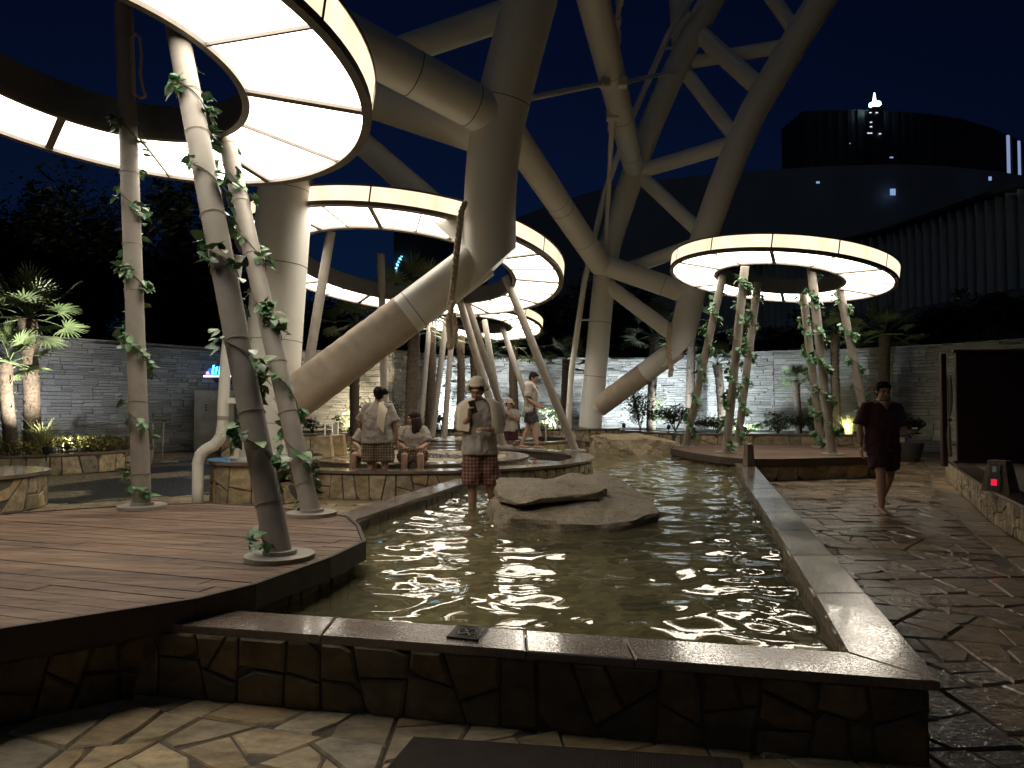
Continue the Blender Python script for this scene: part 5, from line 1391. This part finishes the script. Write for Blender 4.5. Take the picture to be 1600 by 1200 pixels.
    if hair == 'towel':                     # towel rolled into a cap with a bun at each side
        cg = [HE((0, .03, .085), (.096, .108, .085))]
        cap = []
        for k in range(28):
            a = 2*pi*k/28; cap.append(H(.094*cos(a), .028+.106*sin(a), .072+.018*-sin(a)))
        cg.append(path_tube(cap+[cap[0]], .017, 8))
        for sx in (-1, 1):
            for k in range(3): cg.append(HE((sx*(.104+.013*k), .02, .03), (.018, .046-.011*k, .050-.012*k)))
        co = obj('towel_cap', X(join(*cg)), M['towel'], t, smooth=True); remesh(co, .008, 3, .008, .03)
    # shirt
    lo = loose; sg_ = []
    rings = []
    hem = Vector((pel.x, pel.y, 0)); P_ = pel.lerp(nk, 0)
    span = [(-.30*(1 if not seated else .25), .19*lo*W, .14*lo*W), (-.1, .185*lo*W, .14*lo*W), (.1, .178*lo*W, .135*lo*W), (.4, .175*lo*W, .13*lo*W), (.65, .178*W, .13*W), (.82, .178, .122), (.93, .145, .10), (1.0, .085, .078), (1.03, .078, .074)]
    tot = (nk-pel).length
    for q, rx, ry in span: rings.append(ring_e(pel.lerp(nk, q), rx, ry, 28))
    sg_.append(loft(rings))
    for s in ('l', 'r'):
        a, b = Vector(J['sh_'+s]), Vector(J['el_'+s]); a2 = a.lerp(sh0, .35)
        sg_.append(path_tube([a2, a, a.lerp(b, .4), a.lerp(b, .85)], [.072, .070, .074*lo, .080*lo], 16))
    so = obj('shirt', X(join(*sg_)), M[tee], t, smooth=True); remesh(so, .012, 4, .04, .09)
    # shorts
    pg = []
    pg.append(loft([ring_e(pel.lerp(nk, q), rx, ry, 28) for q, rx, ry in ((-.22, .15*W, .11*W), (-.1, .182*W, .135*W), (.05, .185*W, .138*W), (.2, .165*W, .12*W))]))
    for s in ('l', 'r'):
        a, b, c = Vector(J['hip_'+s]), Vector(J['kn_'+s]), Vector(J['an_'+s])
        k1 = a.lerp(b, min(1, short_hem[1] if isinstance(short_hem, tuple) else .95))
        pts = [a+Vector((0, 0, .02)), a.lerp(k1, .35), a.lerp(k1, .7), k1]
        pg.append(path_tube(pts, [.105*W, .118*W, .118*W, .116*W], 18))
        if isinstance(short_hem, tuple) and short_hem[1] > 1: pg.append(path_tube([b.lerp(a, .2), b, b.lerp(c, short_hem[1]-1)], [.118*W, .115*W, .113*W], 18))
    po = obj('shorts', X(join(*pg)), M[shorts], t, smooth=True); remesh(po, .012, 3, .04, .08)
    return t, Mw, H
def drape(t, name, rows, mat, th=.008):
    """sheet of cloth through rows of world points, smoothed and given thickness"""
    n = len(rows[0]); V = [p for r in rows for p in r]; F = [[i*n+j, i*n+j+1, (i+1)*n+j+1, (i+1)*n+j] for i in range(len(rows)-1) for j in range(n-1)]
    o = obj(name, (V, F), mat, t, smooth=True)
    s = o.modifiers.new('thick', 'SOLIDIFY'); s.thickness = th
    m = o.modifiers.new('sub', 'SUBSURF'); m.levels = 2; m.render_levels = 2
    return o
def phone(t, c, d, n, lit=None, nm='phone', label=None):
    d = Vector(d).normalized(); n = Vector(n); n = (n-d*n.dot(d)).normalized(); s = d.cross(n); c = Vector(c)
    def slab(w, h, th, off):
        V = []
        for y in (-th/2, th/2):
            for x, z in ((-w+.006, -h), (w-.006, -h), (w, -h+.006), (w, h-.006), (w-.006, h), (-w+.006, h), (-w, h-.006), (-w, -h+.006)): V.append(c+s*x+d*z+n*(y+off))
        return V, [list(range(8))[::-1], list(range(8, 16))]+[[i, (i+1) % 8, 8+(i+1) % 8, 8+i] for i in range(8)]
    p = thing('phone', label, 'phone', c)
    obj('case', slab(.037, .077, .009, 0), M['black'], p); obj('screen', slab(.033, .072, .001, .0055), mat_emit('phone_screen', (.55, .75, 1), lit) if lit else mat_plain('phone_glass', (.01, .01, .012), .1), p)
    obj('camera_bump', slab(.012, .014, .003, -.006), M['black'], p)
    return p

STAND = dict(pelvis=(0, 0, .92), neck=(0, .01, 1.40), head=(0, -.02, 1.535), sh_l=(.17, 0, 1.345), sh_r=(-.17, 0, 1.345), hip_l=(.085, 0, .88), hip_r=(-.085, 0, .88), kn_l=(.10, -.02, .47), kn_r=(-.10, -.02, .47), an_l=(.11, .02, .085), an_r=(-.11, .02, .085),
             el_l=(.25, .03, 1.07), el_r=(-.25, .03, 1.07), wr_l=(.26, -.06, .84), wr_r=(-.26, -.06, .84))
def pose(**k): d_ = dict(STAND); d_.update(k); return d_
# 1 wading person with towel cap
L = Vector((WADER.x-.02, WADER.y, .02))
J1 = pose(head=(-.035, -.055, 1.525), el_r=(-.235, -.03, 1.07), wr_r=(-.125, -.225, 1.22), el_l=(.235, -.03, 1.06), wr_l=(.085, -.25, 1.075), an_l=(.17, .10, .085), kn_l=(.125, .03, .47), an_r=(-.085, .0, .085), kn_r=(-.09, -.03, .47))
t, Mw, H = person('person wading in the pool with a cream towel cap, holding up a black phone', L, radians(4), J1, 'towel', 'tee', 'plaid_red',
    {'r': ((.12, -.25, 1), (.5, -.6, .2), 1.0), 'l': ((-.9, -.25, .1), (0, .2, -1), 1.0)}, head_rot=(radians(-14), radians(24)), short_hem=(0, 1.10), loose=1.12)
rows = []
for i, (z, rx, ry) in enumerate(((1.435, .08, .085), (1.418, .15, .125), (1.388, .228, .165), (1.31, .278, .19), (1.20, .292, .212), (1.085, .295, .225))):
    row = []
    for k in range(25):
        a = radians(-66+312*k/24); w_ = .017*sin(k*1.9+i*.3)*i/4
        row.append(Mw @ Vector((rx*cos(a)+w_, .01+ry*sin(a)+w_, z-.02*sin(k*.8)*(i > 3)-(.05 if (k > 20 or k < 4) and i > 3 else 0))))
    rows.append(row)
drape(t, 'shoulder_towel', rows, M['towel'], .012)
phone(t, Mw @ Vector((-.085, -.285, 1.335)), (.30, .10, -.9), (-.30, -1, .2), None, 'phone', 'black phone held up by the wading person')
obj('bracelet', path_tube([Mw @ (Vector((.105, -.235, 1.075))+Vector((0, .028*cos(a), .028*sin(a)))) for a in [2*pi*k/16 for k in range(17)]], .005, 6), M['black'], t)
obj('held_cloth', ellipsoid(Mw @ Vector((-.01, -.285, 1.045)), (.035, .03, .03), 12, 8), M['towel'], t, smooth=True)
# 2 standing woman seen from behind
L = at(590, 731, 11.25); L.z = .05
J2 = pose(head=(.04, -.02, 1.50), neck=(0, .0, 1.37), sh_l=(-.175, 0, 1.31), sh_r=(.175, 0, 1.31))
J2 = pose(pelvis=(0, 0, .88), neck=(0, 0, 1.36), head=(.0, -.03, 1.49), sh_l=(.18, 0, 1.30), sh_r=(-.18, 0, 1.30), el_l=(.30, -.02, 1.03), el_r=(-.28, -.02, 1.02), wr_l=(.28, -.18, .88), wr_r=(-.30, -.06, .78), hip_l=(.10, 0, .84), hip_r=(-.10, 0, .84), kn_l=(.12, -.02, .45), kn_r=(-.12, -.02, .45), an_l=(.12, .02, .085), an_r=(-.11, .02, .085))
t, Mw, H = person('woman seen from behind with black bun and white towel over one shoulder', L, radians(180-8), J2, 'bun', 'tee', 'plaid_brown', {'l': ((-.2, -.9, -.1), (0, 0, -1), .7), 'r': ((0, -.2, -1), (1, 0, 0), .5)}, head_rot=(radians(25), radians(10)), short_hem=(0, 1.05), loose=1.12, wide=1.22)
rows = [[Mw @ Vector((-.075-.125*k/6+.004*i, y, z-.022*k)) for k in range(7)] for i, (y, z) in enumerate(((-.20, 1.13), (-.185, 1.25), (-.13, 1.345), (-.03, 1.405), (.08, 1.385), (.15, 1.33), (.18, 1.22), (.19, 1.10), (.193, 1.02)))]
drape(t, 'towel', rows, M['towel'], .014)
# 3 seated woman with long hair
def seat_pose(**k):
    d_ = dict(pelvis=(0, .05, .58), neck=(0, .02, 1.03), head=(0, -.02, 1.16), sh_l=(.165, .01, .975), sh_r=(-.165, .01, .975), hip_l=(.09, .0, .55), hip_r=(-.09, .0, .55), kn_l=(.13, -.40, .56), kn_r=(-.13, -.40, .56), an_l=(.13, -.42, .14), an_r=(-.13, -.42, .14),
              el_l=(.245, -.06, .75), el_r=(-.245, -.06, .75), wr_l=(.095, -.30, .665), wr_r=(-.095, -.30, .665)); d_.update(k); return d_
L = at(646, 725, 11.85); L.z = .0
t, Mw, H = person('seated woman with long dark hair on the edge of the foot bath', L, radians(6), seat_pose(), 'long', 'tee', 'plaid_brown', {'r': ((.8, -.4, -.1), (0, .2, 1), .6), 'l': ((-.8, -.4, -.1), (0, .2, 1), .6)}, head_rot=(radians(-78), radians(6)), short_hem=(0, .88), loose=1.1, seated=True, wide=1.15)
obj('wristband', path_tube([Mw @ (Vector((-.115, -.275, .675))+Vector((.012*cos(a), .03*cos(a), .03*sin(a)))) for a in [2*pi*k/16 for k in range(17)]], .005, 6), M['black'], t)
# 4 seated person hidden behind the standing woman
L = at(577, 725, 11.95); L.z = .0
person('seated person mostly hidden behind the standing woman, one bare knee showing', L, radians(2), seat_pose(kn_r=(-.20, -.38, .56), an_r=(-.20, -.40, .14), neck=(.02, .05, .98), head=(.02, -.03, 1.10), sh_l=(.18, .02, .93), sh_r=(-.15, .02, .93)), 'short', 'tee', 'plaid_brown', {'r': ((0, -.6, -.6), (0, 0, -1), .5)}, short_hem=(0, .72), seated=True)
# 5 small far woman with towel cap
L = at(797, 690, 18.3); L.z = .05
t, Mw, H = person('distant small woman with a cream towel cap looking at her hands', L, radians(-8), pose(pelvis=(0, 0, .80), neck=(0, .01, 1.22), head=(-.02, -.03, 1.345), sh_l=(.155, 0, 1.17), sh_r=(-.155, 0, 1.17), el_l=(.21, -.05, .95), el_r=(-.22, -.05, .95), wr_l=(.05, -.22, 1.05), wr_r=(-.08, -.22, 1.05), hip_l=(.08, 0, .77), hip_r=(-.08, 0, .77), kn_l=(.09, -.02, .42), kn_r=(-.09, -.02, .42)), 'towel', 'tee', 'maroon_short', {'r': ((.5, -.4, .7), (.5, 0, 0), .9), 'l': ((-.5, -.4, .7), (-.5, 0, 0), .9)}, head_rot=(0, radians(20)), short_hem=(0, .9), loose=1.05)
# 6 man walking on the rim
L = at(829, 699, 15.9); L.z = .425
t, Mw, H = person('man walking barefoot along the foot bath rim with a white towel round his neck', L, radians(90-12), pose(pelvis=(0, 0, .95), neck=(0, -.02, 1.45), head=(0, -.075, 1.575), sh_l=(.17, -.01, 1.39), sh_r=(-.17, -.01, 1.39), el_r=(-.23, .03, 1.10), wr_r=(-.17, -.17, .96), el_l=(.23, .03, 1.10), wr_l=(.17, -.17, .96), hip_l=(.085, 0, .91), hip_r=(-.085, 0, .91), kn_r=(-.09, -.10, .50), an_r=(-.09, -.16, .085), kn_l=(.09, .06, .48), an_l=(.09, .22, .085)), 'short', 'tee', 'dark_short', {'r': ((.1, -.8, -.5), (1, 0, 0), .8), 'l': ((-.1, -.8, -.5), (-1, 0, 0), .8)}, head_rot=(radians(-10), radians(22)), short_hem=(0, .80), loose=1.08)
rows = [[Mw @ Vector((x+sx*.0, y, z)) for x, y, z in ((-.10, -.17, 1.24+dz), (-.105, -.15, 1.36+dz*.5), (-.095, -.06, 1.455), (-.06, .07, 1.475), (.0, .095, 1.475), (.06, .07, 1.475), (.095, -.06, 1.455), (.105, -.15, 1.36+dz*.5), (.10, -.17, 1.22+dz))] for sx, dz in ((0, 0),)]
r0 = rows[0]; c_ = Mw @ Vector((0, -.03, 1.42))
rows = [[p+(p-c_).normalized()*.02+Vector((0, 0, .025)) for p in r0], [p+(p-c_).normalized()*.055+Vector((0, 0, -.03)) for p in r0], [p+(p-c_).normalized()*.075+Vector((0, 0, -.075)) for p in r0]]
drape(t, 'neck_towel', rows, M['towel'], .016)
# 7 man in maroon on the wet path
L = at(1380, 797, 9.2); L.z = .0
t, Mw, H = person('barefoot man in a maroon V neck top walking on the wet path with a phone', L, radians(-3), pose(neck=(0, .0, 1.42), head=(0, -.04, 1.56), sh_l=(.185, 0, 1.36), sh_r=(-.185, 0, 1.36), el_r=(-.265, .04, 1.08), wr_r=(-.27, .0, .84), el_l=(.25, .03, 1.09), wr_l=(.23, -.21, 1.03), kn_r=(-.085, -.14, .50), an_r=(-.09, -.16, .085), kn_l=(.10, .02, .46), an_l=(.115, .28, .15)), 'short', 'maroon', 'maroon_short', {'r': ((0, -.15, -1), (1, 0, 0), .45), 'l': ((.1, -.9, .1), (0, 0, 1), .7)}, head_rot=(radians(4), radians(14)), short_hem=(0, .80), loose=1.12)
vn = [H(-.055, -.02, -.135), H(-.02, -.085, -.20), H(0, -.10, -.235), H(.02, -.085, -.20), H(.055, -.02, -.135), H(0, .02, -.12)]
obj('neckline_skin', ([Mw @ Vector(v)+Vector((0, -.035, 0)) for v in (( -.065, -.075, 1.425), (0, -.122, 1.315), (.065, -.075, 1.425), (0, -.085, 1.435))]+[Mw @ Vector(v) for v in ((-.06, -.04, 1.425), (0, -.09, 1.32), (.06, -.04, 1.425), (0, -.05, 1.435))], [[0, 1, 2, 3], [7, 6, 5, 4], [0, 4, 5, 1], [1, 5, 6, 2], [2, 6, 7, 3], [3, 7, 4, 0]]), M['skin'], t, smooth=True)
phone(t, Mw @ Vector((.245, -.31, 1.075)), (-.3, -1, .15), (.1, .2, 1), .35, 'phone', 'lit phone in the hand of the man in maroon')
obj('wristband', path_tube([Mw @ (Vector((-.268, .0, .885))+Vector((.032*cos(a), .032*sin(a), 0))) for a in [2*pi*k/16 for k in range(17)]], .006, 6), M['black'], t)
